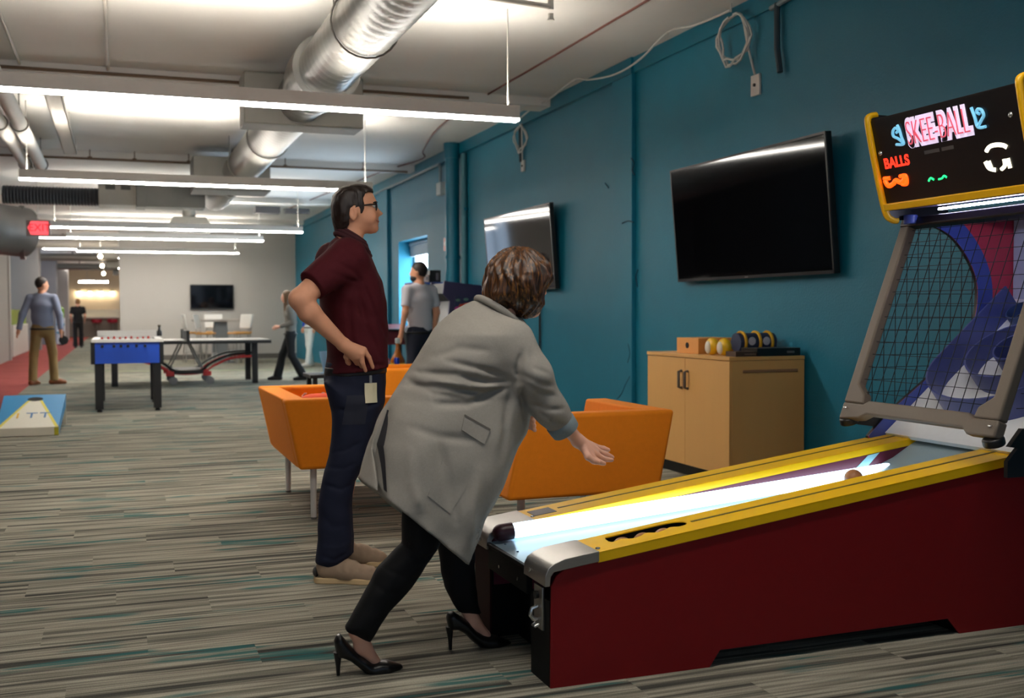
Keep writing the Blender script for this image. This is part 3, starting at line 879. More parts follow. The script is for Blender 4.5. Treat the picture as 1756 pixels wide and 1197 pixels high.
# far end of the corridor: counter, stools, wall washers, bars of light
t = thing('counter', 'long white counter with a bright splashback at the end of the corridor', 'counter', (-1, 59.4, 0))
MB().box(-2.7, .02, 59.3, 59.98, .96, 1.03).build('worktop', M_white, t, True)
MB().box(-2.7, .02, 59.93, 59.98, 1.03, 1.42).build('splashback', M_white, t, True)
MB().box(-2.6, -.05, 59.6, 59.65, 0, .96).build('front_panel', mat('counter_grey', (150, 140, 132), .6), t, True)
for k, x in enumerate((-1.07, -.30)):
    t = thing('bar_stool', ('left' if k == 0 else 'right') + ' red bar stool at the white corridor counter', 'stool', (x, 58.9, 0), group='red bar stools')
    MB().lathe([(.06, .70), (.24, .74), (.27, .84), (.25, .92), (.2, .90), (.05, .84)], (x, 58.9, 0), 18).build('seat', mat('stool_red', (176, 34, 60), .4), t, True)
    MB().tube([(x, 58.9, .03), (x, 58.9, .72)], .03, 8).lathe([(.2, 0), (.2, .02), (.03, .04)], (x, 58.9, 0), 16).build('pedestal', M_alu, t, True)
M_bulb = mat('bulb_glow', (255, 240, 214), .4, emit=((255, 228, 184), 48))
for k, x in enumerate((-1.9, -1.39, -.85, -.34)):
    t = thing('wall_lamp', ('leftmost', 'second', 'third', 'rightmost')[k] + ' warm wall lamp over the corridor counter', 'lamp', (x, 59.9, 2.3), group='corridor wall lamps')
    MB().lathe([(.05, .10), (.09, 0)], (x, 59.85, 2.32), 14).build('shade', M_white, t, True)
    MB().ball((x, 59.85, 2.30), .075, 10, 8).build('bulb', M_bulb, t, True)
    MB().tube([(x, 59.85, 2.42), (x, 60, 2.42)], .015, 6).build('arm', M_white, t, True)
for k, (x0, x1) in enumerate(((-1.6, -.95), (-.88, -.42))):
    t = thing('light_bar', ('left' if k == 0 else 'right') + ' hanging white light bar at the far end of the corridor', 'lamp', (x0, 50, 2.5), group='corridor light bars')
    MB().box(x0, x1, 49.9, 50.1, 2.55, 2.62).build('diffuser', M_lamp, t, True, smooth=0)
    MB().box(x0, x1, 49.88, 50.12, 2.62, 2.68).tube([((x0 + x1) / 2, 50, 2.68), ((x0 + x1) / 2, 50, H)], .01, 6).build('housing', M_hous, t, True)
for k, y in enumerate((32.6, 38.2, 44.0, 54.0)):  # lamps added to brighten the dark corridor
    t = thing('added_corridor_lamp', ('nearest', 'second', 'third', 'farthest')[k] + ' added linear lamp brightening the corridor from its ceiling', 'lamp', (-1.3, y, 3.3), group='added corridor lamps')
    MB().box(-2.3, 1.6, y - .06, y + .06, 3.34, 3.42).tube([(-2, y, 3.42), (-2, y, H)], .01, 6).build('housing', M_hous, t, True)
    MB().box(-2.29, 1.59, y - .05, y + .05, 3.325, 3.34).build('diffuser', M_lamp, t, True, smooth=0)
for k, (y, z) in enumerate(((33, 2.85), (36.5, 2.72), (40, 2.6))):
    x = -.47
    t = thing('spotlight', ('nearest', 'middle', 'farthest')[k] + ' small warm spotlight on the corridor ceiling', 'lamp', (x, y, z), group='corridor spotlights')
    MB().ball((x, y, z), .055, 10, 8).build('bulb', M_bulb, t, True)
    MB().tube([(x, y, z + .05), (x, y, H)], .012, 6).build('stem', M_white, t, True)
t = thing('water_cooler', 'white recycling station with a green bottle top beside the corridor wall', 'water cooler', (-2.1, 44.6, 0))
MB().box(-2.25, -1.95, 44.4, 44.8, .05, 1.05).build('cabinet', mat('cooler_white', (206, 212, 218), .4), t, True, bevel=.02)
MB().box(-2.24, -1.96, 44.38, 44.4, .45, .52).box(-2.24, -1.96, 44.38, 44.4, .75, .84).build('blue_band', mat('cooler_blue', (60, 140, 170), .5), t, True)
MB().lathe([(.12, 1.05), (.14, 1.12), (.14, 1.4), (.05, 1.48)], (-2.1, 44.6, 0), 14).build('bottle', mat('bottle_green', (120, 160, 60), .3), t, True)
MB().box(-2.2, -2.0, 44.45, 44.75, 0, .05).build('foot', M_black, t, True)

# ================================================================ furniture and games in the room
M_orange = mat('orange_upholstery', (238, 134, 0), 0.85, noise=(40, .06), bump=(300, .15))
M_wleg = mat('white_leg', (208, 206, 200), 0.4)

def tub_chair(label, x0, x1, y0, y1, facing, skew=0.0, zb=.31, zt=.72, hz=.72, open_far=False):
    """boxy tub armchair; facing +1 opens to +x, -1 to -x; the whole shell leans towards its back"""
    t = thing('tub_armchair', label, 'armchair', ((x0 + x1) / 2, (y0 + y1) / 2, 0), group='orange tub armchairs')
    ix, iy, iz = (x0 + x1) / 2, (y0 + y1) / 2, 0
    L, D = x1 - x0, y1 - y0
    # local: u along the seat depth from back (0) to front (1), v across
    def P(u, v, z):
        lean = .085 * (1 - (z - zb) / (zt - zb)) * 1.0
        x = u * L + lean * (1 if u < .5 else 1.0)
        X = (x0 + x) if facing > 0 else (x1 - x)
        return (X + skew * (v - .5) * D - ix, y0 + v * D - iy, z)
    w = .13 / L; wv = .12 / D
    def solid(u0, u1, v0, v1, z0, z1, name, parent, bevel=.02):
        pts = [P(u0, v0, z0), P(u1, v0, z0), P(u1, v1, z0), P(u0, v1, z0), P(u0, v0, z1), P(u1, v0, z1), P(u1, v1, z1), P(u0, v1, z1)]
        if facing < 0:
            pts = [pts[i] for i in (1, 0, 3, 2, 5, 4, 7, 6)]
        return MB().hexa(pts).build(name, M_orange, parent, bevel=bevel)
    if open_far:
        solid(0, 1, 0, wv, zb, hz, 'backrest', t)
        solid(0, w, wv, 1, zb + .002, zt - .002, 'armrest', t, .012)
        solid(1 - w, 1, wv, 1, zb + .002, zt - .002, 'armrest', t, .012)
        wv2 = 0
    else:
        solid(0, w, wv, 1 - wv, zb + .002, hz - .002, 'backrest', t, .008)
        solid(0, 1, 0, wv, zb, zt, 'armrest', t)
        solid(0, 1, 1 - wv, 1, zb, zt, 'armrest', t)
    ue = 1 - w if open_far else 1.0
    ve = 1.0 if open_far else 1 - wv
    solid(w, ue - .01, wv, ve - .01, zb, .42, 'seat_base', t)
    solid(w, ue, wv, ve, .42, .50, 'seat_cushion', t, .03)
    for u, v in ((.12, .1), (.88, .1), (.12, .9), (.88, .9)):
        p = P(u, v, zb)
        MB().tube([(p[0], p[1], zb), (p[0], p[1], .005)], [.02, .017], 12).build('leg', M_wleg, t)
        MB().lathe([(.017, 0), (.019, .012)], (p[0], p[1], 0), 12).build('glide', mat('glide_grey', (90, 90, 90)), t)
    return t
tub_chair('orange tub armchair behind the man in maroon, red cushion on it', .88, 1.70, 6.19, 7.45, 1)
tub_chair('orange tub armchair between the alley ball game and the wood cabinet', 1.82, 2.64, 4.80, 5.62, -1, open_far=True)
tub_chair('orange tub armchair farthest back, seen between the man and the woman', 1.98, 2.8, 9.2, 10.05, -1)
t = thing('throw_pillow', 'small red-orange cushion with white lettering in the left orange armchair', 'cushion', (1.24, 6.85, .506))
pl = MB().ball((0, 0, 0), 1, 28, 14)
pl.v = [(.20 * math.copysign(abs(x) ** .5, x), .17 * math.copysign(abs(y) ** .5, y), .07 * z) for x, y, z in pl.v]
pl.xf(Matrix.Translation((0, 0, .115)) @ Matrix.Rotation(R(-14), 4, 'X')).build('cover', mat('red_cushion', (224, 74, 28), .8, noise=(30, .08)), t, smooth=180)
text_mesh('lettering', 'I T T', mat('cushion_white', (232, 214, 200), .8), t, Matrix.Translation((0, -.02, .192)) @ Matrix.Rotation(R(-14), 4, 'X'), .16, 1, .004)

# low dark table behind the armchairs with a cup, bottles and a can
t = thing('low_table', 'low black table behind the orange armchairs', 'table', (2.6, 12.26, 0))
MB().box(2.0, 3.2, 12.0, 12.52, .48, .52).build('tabletop', M_black, t, True, bevel=.006)
for x, y in ((2.06, 12.06), (3.14, 12.06), (2.06, 12.46), (3.14, 12.46)):
    MB().box(x - .025, x + .025, y - .025, y + .025, 0, .48).build('leg', M_black, t, True)
t = thing('tumbler', 'tall pale blue tapered cup on the low black table, left of the man', 'cup', (2.21, 12.3, .52))
MB().lathe([(.012, 0), (.014, .05), (.05, .19), (.058, .25), (.052, .25), (.044, .19), (.006, .06)], (0, 0, 0), 20).build('bowl', mat('pale_blue_plastic', (140, 180, 214), .3), t, smooth=60)
MB().lathe([(.05, 0), (.05, .006), (.012, .012)], (0, 0, 0), 20).build('foot', mat('pale_blue_plastic', (140, 180, 214)), t)
t = thing('drink_can', 'blue and silver drink can on the low black table', 'can', (3.04, 12.2, .52))
MB().lathe([(.026, 0), (.03, .01), (.03, .155), (.026, .166), (.022, .166)], (0, 0, 0), 20).build('body', mat('can_blue', (24, 60, 176), .3, .4), t, smooth=50)
MB().lathe([(.0305, .03), (.0305, .06)], (0, 0, 0), 20).build('band', mat('can_silver', (176, 186, 200), .3, .6), t)
MB().lathe([(.024, .166), (.022, .168), (.004, .164)], (0, 0, 0), 16).build('lid', M_alu, t)
t = thing('bottle', 'big amber bottle with a white cap on the low black table', 'bottle', (3.09, 12.36, .52))
MB().lathe([(.06, 0), (.085, .02), (.085, .13), (.05, .2), (.024, .26), (.022, .34)], (0, 0, 0), 20).build('body', mat('amber_glass', (146, 78, 16), .15, noise=(12, .5)), t, smooth=50)
MB().lathe([(.026, .33), (.03, .34), (.03, .385), (.02, .392)], (0, 0, 0), 16).build('cap', mat('cap_white', (190, 200, 200), .4), t)
MB().lathe([(.087, .04), (.087, .10)], (0, 0, 0), 20).build('label', mat('label_yellow', (206, 176, 40), .5), t)
for k, (x, y, h, c) in enumerate(((2.92, 12.25, .12, (200, 176, 186)), (2.97, 12.42, .14, (186, 160, 176)))):
    t = thing('candy_jar', ('front' if k == 0 else 'rear') + ' pink and white jar beside the blue can on the low table', 'jar', (x, y, .52), group='jars on the low table')
    MB().lathe([(.03, 0), (.04, .01), (.04, h - .03), (.03, h - .01)], (0, 0, 0), 16).build('body', mat('jar_%d' % k, c, .3, noise=(40, .5)), t, smooth=50)
    MB().lathe([(.033, h - .012), (.033, h + .01), (.01, h + .012)], (0, 0, 0), 16).build('lid', mat('jar_lid', (180, 60, 90), .4), t)

# maple cabinet with games on top
M_maple = mat('maple_laminate', (214, 164, 96), 0.45, noise=(6, .08, (1, 1, .12)))
M_maple_side = M_maple
t = thing('storage_cabinet', 'maple storage cabinet with two doors against the teal wall', 'cabinet', (4.17, 6.9, 0))
cx0, cx1, cy0, cy1, ch = 3.88, 4.48, 6.30, 7.50, .905
box('body', M_maple, t, cx0 + .02, cx1, cy0, cy1, .09, ch - .028, bevel=.002)
box('top', M_maple, t, cx0 - .005, cx1, cy0 - .004, cy1 + .004, ch - .026, ch, bevel=.003)
box('plinth', M_black, t, cx0 + .07, cx1 - .02, cy0 + .03, cy1 - .03, 0, .09)
ym = (cy0 + cy1) / 2 + .01
for a, b_, hy in ((cy0 + .002, ym - .002, ym - .045), (ym + .002, cy1 - .002, ym + .045)):
    d = box('door', M_maple, t, cx0, cx0 + .019, a, b_, .095, ch - .03, bevel=.0015)
    MB().tube([(cx0 - .002, hy, .655), (cx0 - .028, hy, .66), (cx0 - .028, hy, .775), (cx0 - .002, hy, .78)], .011, 8).build('handle', mat('handle_pewter', (120, 112, 104), .4, .8), d, True)
box('side_rail', mat('groove_shadow', (150, 112, 78), .5), t, cx0 + .10, cx1 - .06, cy0 - .012, cy0, .795, .815, bevel=.005)  # strip stands for the side groove, its shade put into the colour
t = thing('game_box', 'small square wooden box with a round hole on the maple cabinet', 'box', (4.05, 7.0, ch))
q = [Vector((0, 0, 0))]
MB().box(-.1, .22, -.16, .16, 0, .115).build('case', mat('pale_plywood', (226, 158, 84), .5, noise=(5, .08, (1, .2, 1))), t, bevel=.003)
MB().lathe([(.022, 0), (.022, .004)], (-.103, -.0, .06), 16, axis='x').build('hole', M_black, t)
t = thing('game_pouch', 'clear pouch of yellow and white game pieces standing on the maple cabinet', 'pouch', (4.02, 6.62, ch))
for k, y in enumerate((-.12, .04)):
    MB().ball((-.06, y, .062), .062, 16, 10, (.7, 1.1, 1)).build('yellow_bag', mat('bag_yellow', (232, 186, 20), .4, noise=(20, .2)), t, smooth=180)
    MB().ball((-.095, y, .055), .045, 14, 8, (.35, .8, 1.0)).build('white_piece', mat('piece_white', (222, 214, 196), .5), t, smooth=180)
t = thing('duffel_bag', 'navy and yellow patterned soft roll lying on the maple cabinet', 'bag', (4.2, 6.66, ch + .012))
rl = MB().tube([(-.06, -.02, .075), (.24, -.02, .075)], [.068, .068], 20)
rl.build('roll', mat('navy_print', (36, 48, 78), .6, noise=(25, .6)), t, smooth=60)
for x in (-.02, .10, .2):
    MB().tube([(x, -.02 + .073 * math.cos(a), .075 + .073 * math.sin(a)) for a in np.linspace(0, 2 * PI, 20, False)], .012, 6, True).build('yellow_piping', mat('piping_yellow', (226, 170, 26), .5), t, smooth=60)
for x in (.03, .15):
    MB().lathe([(.03, 0), (.03, .003)], (x, -.092, .085), 14, axis='y').build('patch', mat('patch_pale', (196, 190, 200), .5), t)
t = thing('game_box', 'flat black game box at the wall end of the maple cabinet', 'box', (4.26, 6.42, ch))
MB().box(-.15, .2, -.1, .1, 0, .055).build('case', M_black, t, bevel=.002)
MB().box(.09, .15, -.1015, -.1, .02, .034).build('label_strip', mat('faint_white', (110, 110, 110), .5), t)
t = thing('game_box', 'brown flat game box under the patterned roll on the maple cabinet', 'box', (4.04, 6.42, ch))
MB().box(-.10, .065, -.1, .03, 0, .035).build('case', mat('box_brown', (70, 52, 40), .6), t, bevel=.002)
MB().box(-.03, .06, -.1015, -.1, .012, .02).build('label_strip', mat('box_print', (120, 96, 80), .6), t)

# arcade machines by the teal wall behind the woman
M_arc = mat('arcade_navy', (46, 42, 76), 0.4, noise=(6, .15))
t = thing('arcade_machine', 'dark purple arcade cabinet with a colourful side panel against the teal wall', 'arcade machine', (4.2, 13.55, 0))
side = [(3.92, 0), (4.49, 0), (4.49, 1.56), (4.1, 1.60), (3.95, 1.62), (3.93, 1.45), (4.02, 1.36), (4.0, 1.12), (3.86, .96), (3.86, .86), (3.92, .8)]
MB().prism(side, 'y', 13.3, 13.34).build('side_panel', M_arc, t, True, bevel=.006)
MB().prism(side, 'y', 13.92, 13.96).build('side_panel', M_arc, t, True, bevel=.006)
MB().prism([(3.95, .02), (4.47, .02), (4.47, 1.54), (4.1, 1.57), (3.97, 1.59), (3.96, 1.46), (4.05, 1.36), (4.03, 1.12), (3.9, .96), (3.95, .8)], 'y', 13.34, 13.92).build('cabinet', M_black, t, True)
rnd = random.Random(4)
MB().prism([(4.08, .92), (4.42, .90), (4.41, 1.40), (4.09, 1.42)], 'y', 13.294, 13.3).build('artwork_panel', mat('art_dark', (36, 40, 74), .4, noise=(9, .5)), t, True)
for k, (x, z, r_, c) in enumerate(((4.14, 1.26, .05, (206, 70, 150)), (4.2, 1.29, .055, (214, 70, 40)), (4.27, 1.30, .06, (224, 110, 90)), (4.34, 1.30, .055, (206, 46, 36)), (4.24, 1.38, .03, (90, 130, 120)), (4.36, 1.38, .03, (70, 96, 110)), (4.13, 1.37, .028, (86, 120, 100)))):
    MB().prism([(x + r_ * math.cos(a) * (1 + .25 * (i % 2)), z + .55 * r_ * math.sin(a) * (1 + .25 * (i % 2))) for i, a in enumerate(np.linspace(0, 2 * PI, 14, False))], 'y', 13.289, 13.294).build('artwork_shape', mat('art_%d' % k, c, .5), t, True)
t = thing('arcade_machine', 'dark arcade cabinet behind the purple one, boxes lying on top of it', 'arcade machine', (4.2, 14.9, 0))
MB().prism([(3.95, 0), (4.29, 0), (4.29, 1.60), (3.92, 1.60), (3.95, 1.4), (4.02, 1.3), (4.0, 1.1), (3.8, .95), (3.85, .8)], 'y', 14.45, 14.98).build('cabinet', M_black, t, True, bevel=.006)
MB().box(3.86, 4.29, 14.42, 15.0, 1.60, 1.635).build('top', mat('arcade_blue', (70, 96, 168), .3), t, True, bevel=.004)
for k, (x, w_, h, c, lb) in enumerate(((3.94, .05, .10, (186, 196, 190), 'greenish white box leftmost on the rear arcade cabinet'), (4.0, .05, .11, (206, 206, 204), 'white box second from the left on the rear arcade cabinet'), (4.06, .05, .11, (222, 200, 190), 'pale pink box beside the black one on the rear arcade cabinet'))):
    t = thing('carton', lb, 'box', (x, 14.6, 1.635), group='boxes on the rear arcade cabinet')
    MB().box(-w_ / 2, w_ / 2, -.08, .08, 0, h).build('case', mat('carton_%d' % k, c, .6), t, bevel=.002)
    MB().box(-w_ / 2 + .01, w_ / 2 - .01, -.082, -.08, .03, h - .03).build('label_strip', mat('carton_print', (150, 150, 150), .6), t)
t = thing('carton', 'black box with a faint picture on the rear arcade cabinet', 'box', (4.18, 14.6, 1.635), group='boxes on the rear arcade cabinet')
MB().box(-.08, .08, -.08, .08, 0, .17).build('case', M_black, t, bevel=.002)
MB().box(.01, .05, -.083, -.08, .03, .13).build('picture', mat('faint_picture', (96, 92, 100), .5), t)
t = thing('pinball_table', 'dark maroon pinball table beyond the man in the grey polo', 'pinball table', (4.0, 16.6, 0))
MB().hexa([(3.55, 16.0, .72), (4.4, 16.0, .72), (4.4, 17.3, .80), (3.55, 17.3, .80), (3.55, 16.0, .93), (4.4, 16.0, .93), (4.4, 17.3, 1.02), (3.55, 17.3, 1.02)]).build('playfield_case', mat('pinball_maroon', (84, 26, 34), .4, noise=(8, .4)), t, True, bevel=.01)
MB().box(3.52, 4.43, 15.97, 17.33, .93, .96).build('side_rail', M_black, t, True, bevel=.01)
for x, y in ((3.6, 16.05), (4.35, 16.05), (3.6, 17.25), (4.35, 17.25)):
    MB().box(x - .03, x + .03, y - .03, y + .03, 0, .76).build('leg', M_blackm, t, True)

# table football
t = thing('foosball_table', 'blue table football table with a white playing rim on black legs', 'game table', (.1, 14.7, 0))
fx0, fx1, fy0, fy1 = -.30, .50, 14.05, 15.55
M_fblue = mat('foosball_blue', (24, 76, 190), 0.45)
MB().box(fx0, fx1, fy0, fy0 + .03, .60, .86).build('side_panel', M_fblue, t, True, bevel=.004)
MB().box(fx0, fx1, fy1 - .03, fy1, .60, .86).build('side_panel', M_fblue, t, True, bevel=.004)
MB().box(fx0, fx0 + .03, fy0 + .03, fy1 - .03, .60, .86).build('side_panel', M_fblue, t, True)
MB().box(fx1 - .03, fx1, fy0 + .03, fy1 - .03, .60, .86).build('side_panel', M_fblue, t, True)
MB().box(fx0 + .03, fx1 - .03, fy0 + .03, fy1 - .03, .62, .74).build('playfield', mat('pitch_pale', (214, 220, 206), .4), t, True)
rim = MB()
for a in ((fx0 - .02, fx1 + .02, fy0 - .02, fy0 + .09), (fx0 - .02, fx1 + .02, fy1 - .09, fy1 + .02), (fx0 - .02, fx0 + .07, fy0 + .09, fy1 - .09), (fx1 - .07, fx1 + .02, fy0 + .09, fy1 - .09)):
    rim.box(*a, .86, .90)
rim.build('rim', mat('rim_white', (226, 224, 220), .35), t, True, bevel=.004)
MB().hexa([(fx0 + .02, fy1 - .1, .90), (fx1 - .02, fy1 - .1, .90), (fx1 - .02, fy1 - .02, .90), (fx0 + .02, fy1 - .02, .90), (fx0 + .02, fy1 - .03, .985), (fx1 - .02, fy1 - .03, .985), (fx1 - .02, fy1, .985), (fx0 + .02, fy1, .985)]).build('goal_board', mat('rim_white', (226, 224, 220)), t, True, bevel=.006)
for x in (fx0 + .0, fx1 - .0):
    MB().box(x - .03, x + .02, fy0 - .012, fy0 + .05, .595, .865).build('corner_trim', M_black, t, True, bevel=.004)
for x, y in ((fx0 + .06, fy0 + .08), (fx1 - .06, fy0 + .08), (fx0 + .06, fy1 - .08), (fx1 - .06, fy1 - .08)):
    MB().box(x - .048, x + .048, y - .048, y + .048, .035, .61).build('leg', M_black, t, True, bevel=.004)
    MB().lathe([(.032, 0), (.032, .02), (.02, .036)], (x, y, 0), 14).build('levelling_foot', M_black, t, True)
for k in range(6):
    x = (-.195, -.06, .02, .10, .2, .30)[k]
    MB().tube([(x, fy0 - .06, .815), (x, fy0, .815)], .008, 8).build('rod', M_alu, t, True)
    MB().lathe([(.017, -.10), (.02, -.09), (.015, -.03), (.012, -.02)], (x, fy0 - .0, .815), 12, axis='y').build('handle', M_black, t, True)
rnd = random.Random(3)
for k in range(9):
    x = -.2 + .07 * k; y = (14.35, 14.6, 14.85)[k % 3]
    f = MB().tube([(x, y, .80), (x, y, .89)], [.02, .026], 8).ball((x, y, .905), .016, 8, 6)
    f.build('player_figure', mat('figure_red', (190, 44, 34), .4), t, True)
for y in (14.35, 14.6, 14.85, 15.1):
    MB().tube([(fx0, y, .855), (fx1, y, .855)], .007, 8).build('rod', M_alu, t, True)
t = thing('score_bottle', 'small dark bottle standing on the far right corner of the table football rim', 'bottle', (.518, 15.44, .905))
MB().lathe([(.03, 0), (.035, .01), (.034, .06), (.018, .085), (.014, .12), (.02, .13), (.02, .145)], (0, 0, 0), 14).build('body', M_black, t, smooth=50)
MB().lathe([(.021, .128), (.021, .15), (.012, .155)], (0, 0, 0), 12).build('cap', mat('cap_olive', (70, 60, 40), .5), t)

# table tennis
t = thing('ping_pong_table', 'grey ping-pong table with black legs and a red arched undercarriage', 'game table', (1.07, 19.35, 0))
px0, px1, py0, py1 = -.30, 2.44, 18.6, 20.12
for a, b_ in ((px0, 1.06), (1.08, px1)):
    MB().box(a, b_, py0, py1, .735, .76).build('tabletop', mat('tt_grey', (126, 124, 118), .4), t, True)
    MB().box(a, b_, py0 - .004, py0 + .02, .7605, .7615).box(a, b_, py1 - .02, py1 + .004, .7605, .7615).build('edge_line', M_white, t, True)
    MB().box(a, b_, py0 - .012, py0, .70, .745).build('apron', M_black, t, True)
    MB().box(a, b_, py1, py1 + .012, .70, .745).build('apron', M_black, t, True)
for x in (-.08, 2.20):
    for y in (18.95, 20.0):
        MB().box(x - .05, x + .05, y - .035, y + .035, .0, .73).build('leg', M_black, t, True, bevel=.01)
MB().box(1.06, 1.08, py0 - .12, py1 + .12, .76, .91).build('net', mat('net_dark', (60, 62, 64), .7), t, True)
for y in (py0 - .11, py1 + .11):
    MB().box(1.045, 1.095, y - .03, y + .03, .70, .93).build('net_post', M_black, t, True)
M_ttred = mat('tt_red', (176, 40, 40), .4)
for y in (18.95, 20.0):
    MB().tube(spline([(-.05, y, .46), (.3, y, .42), (.62, y, .32), (.86, y, .20), (1.3, y, .20), (1.52, y, .32), (1.8, y, .44), (2.18, y, .47)], 6), .02, 8).build('red_arch', M_ttred, t, True)
    MB().tube(spline([(-.05, y, .52), (.35, y, .49), (.66, y, .38), (.9, y, .24), (1.28, y, .24), (1.5, y, .38), (1.8, y, .50), (2.18, y, .53)], 6), .018, 8).build('black_arch', M_blackm, t, True)
MB().box(.86, 1.34, 18.9, 20.05, .19, .25).build('centre_tray', M_black, t, True, bevel=.01)
for x in (.80, 1.40):
    for y in (18.95, 20.0):
        MB().box(x - .07, x + .07, y - .04, y + .04, .15, .23).build('wheel_bracket', M_ttred, t, True, bevel=.01)
        MB().lathe([(.02, -.022), (.07, -.02), (.07, .02), (.02, .022)], (x + .05, y, .07), 18, axis='y').build('wheel', mat('wheel_grey', (110, 108, 106), .5), t, True)
for x0, x1 in ((.78, 1.02), (1.36, 1.12)):
    MB().tube([(x0, 19.1, .24), (x1, 19.1, .73)], .014, 6).tube([(x0, 19.9, .24), (x1, 19.9, .73)], .014, 6).build('strut', M_galv_dull, t, True)

# bag-toss board
t = thing('cornhole_board', 'blue and white bag-toss board with yellow stripes lying at the left edge', 'game board', (-.87, 12.2, 0), rz=0)
cw = ((-1.155, -.585), (-1.19, -.565))   # front and rear x extents
yf, yr, zf, zr = 11.62, 12.86, .085, .325
def CB(u, v, d=0):
    n = Vector((0, -(zr - zf), yr - yf)).normalized()
    x = (cw[0][0] + (cw[1][0] - cw[0][0]) * v) * (1 - u) + (cw[0][1] + (cw[1][1] - cw[0][1]) * v) * u
    return Vector((x, yf + (yr - yf) * v, zf + (zr - zf) * v)) + n * d
def sheet(poly, d0, d1, nm, mt_, lb=None):
    b = MB(); n = len(poly)
    b.add([CB(u, v, d0) for u, v in poly] + [CB(u, v, d1) for u, v in poly], [tuple(range(n))[::-1], tuple(range(n, 2 * n))] + [(i, (i + 1) % n, n + (i + 1) % n, n + i) for i in range(n)])
    return b.build(nm, mt_, t, True, smooth=0, label=lb)
sheet([(0, 0), (1, 0), (1, 1), (0, 1)], -.02, 0, 'deck', mat('board_blue', (40, 136, 190), .35), 'blue deck')
sheet([(.0, .0), (1, .0), (.64, .80), (.40, .80)], 0, .002, 'white_field', mat('board_white', (226, 222, 206), .4))
sheet([(-.0, .0), (.055, .0), (.44, .80), (.40, .80)], .002, .0035, 'yellow_stripe', mat('board_yellow', (222, 206, 70), .4))
sheet([(.945, .0), (1, .0), (.64, .80), (.60, .80)], .002, .0035, 'yellow_stripe', mat('board_yellow', (222, 206, 70)))
sheet([(.52 + .125 * math.cos(a), .85 + .062 * math.sin(a)) for a in np.linspace(0, 2 * PI, 28, False)], .002, .004, 'hole', mat('hole_black', (12, 12, 14), .8))
MB().box(cw[0][0] - .001, cw[0][1] + .001, yf - .008, yf + .02, .005, zf + .0015).build('front_edge', mat('board_cream', (206, 200, 182), .5), t, True)
MB().box(cw[0][1] - .04, cw[0][1] + .001, yf - .011, yf + .03, .005, zf - .002).build('corner_post', mat('board_ochre', (176, 164, 20), .5), t, True)
for u in (0, 1):
    p = [CB(u, 0, -.02), CB(u, 1, -.02)]
    x = [q.x for q in p]; s_ = .012 if u == 0 else -.012
    MB().hexa([(x[0], yf + .02, 0), (x[0] + s_, yf + .02, 0), (x[1] + s_, yr, zr - .12), (x[1], yr, zr - .12), (x[0], yf + .02, zf - .02), (x[0] + s_, yf + .02, zf - .02), (x[1] + s_, yr, zr - .02), (x[1], yr, zr - .02)][::1]).build('side_rail', mat('board_blue', (40, 136, 190)), t, True, smooth=0)
    MB().box(x[1] - .03 if u else x[1], x[1] if u else x[1] + .03, yr - .06, yr - .02, 0, zr - .05).build('leg', mat('board_cream', (206, 200, 182)), t, True)
for u, ch_, c in ((.30, 'I', (218, 170, 20)), (.52, 'T', (70, 120, 170)), (.74, 'T', (70, 120, 170))):
    text_mesh('lettering', ch_, mat('letter_%s_%d' % (ch_, c[0]), c, .5), t, Matrix.Translation(-Vector(t.location)) @ frame_matrix(CB(u, .34, .004), CB(1, .3) - CB(0, .3), CB(.5, 1) - CB(.5, 0)), .27, .7, .001)

# high table with white chairs by the end wall
t = thing('high_table', 'grey pedestal high table under the television on the end wall', 'table', (2.25, 27.3, 0))
MB().box(1.69, 2.80, 26.9, 27.7, 1.0, 1.06).build('tabletop', mat('table_greige', (170, 166, 158), .5), t, True, bevel=.01)
MB().hexa([(2.14, 27.1, .02), (2.56, 27.1, .02), (2.56, 27.5, .02), (2.14, 27.5, .02), (2.2, 27.15, 1.0), (2.5, 27.15, 1.0), (2.5, 27.45, 1.0), (2.2, 27.45, 1.0)]).build('pedestal', mat('pedestal_grey', (120, 122, 122), .5), t, True, bevel=.01)
MB().box(2.05, 2.65, 27.0, 27.6, 0, .03).build('foot', mat('pedestal_grey', (120, 122, 122)), t, True)
M_wshell = mat('white_shell', (226, 226, 222), .4)
M_seatwood = mat('seat_tan', (206, 150, 80), .5)
def bar_chair(label, x, y, rz):
    t = thing('bar_chair', label, 'chair', (x, y, 0), rz, 'white bar chairs at the high table')
    MB().box(-.2, .2, -.2, .2, .70, .75).build('seat', M_seatwood, t, bevel=.02)
    MB().hexa([(-.21, .16, .84), (.21, .16, .84), (.21, .19, .84), (-.21, .19, .84), (-.23, .22, 1.18), (.23, .22, 1.18), (.23, .25, 1.18), (-.23, .25, 1.18)]).build('backrest', M_wshell, t, bevel=.015)
    for sx in (-1, 1):
        MB().tube([(sx * .17, .17, .72), (sx * .17, .2, .95)], .012, 6).build('back_post', M_alu, t)
        for sy in (-1, 1):
            MB().tube([(sx * .16, sy * .16, .71), (sx * .21, sy * .21, 0)], .013, 6).build('leg', M_alu, t)
    MB().tube([(-.2, -.2, .25), (.2, -.2, .25), (.2, .2, .25), (-.2, .2, .25)], .009, 6, True).build('footrest', M_alu, t)
bar_chair('white bar chair with a tan seat left of the high table', 1.95, 26.6, R(70))
bar_chair('second white bar chair at the left end of the high table, farther back', 1.72, 27.7, R(95))
bar_chair('white bar chair with a tan seat right of the high table', 2.72, 26.6, R(-60))
bar_chair('second white bar chair at the right end of the high table, farther back', 2.92, 27.7, R(-85))
bar_chair('white bar chair behind the high table, back just under the television', 2.28, 28.3, R(0))

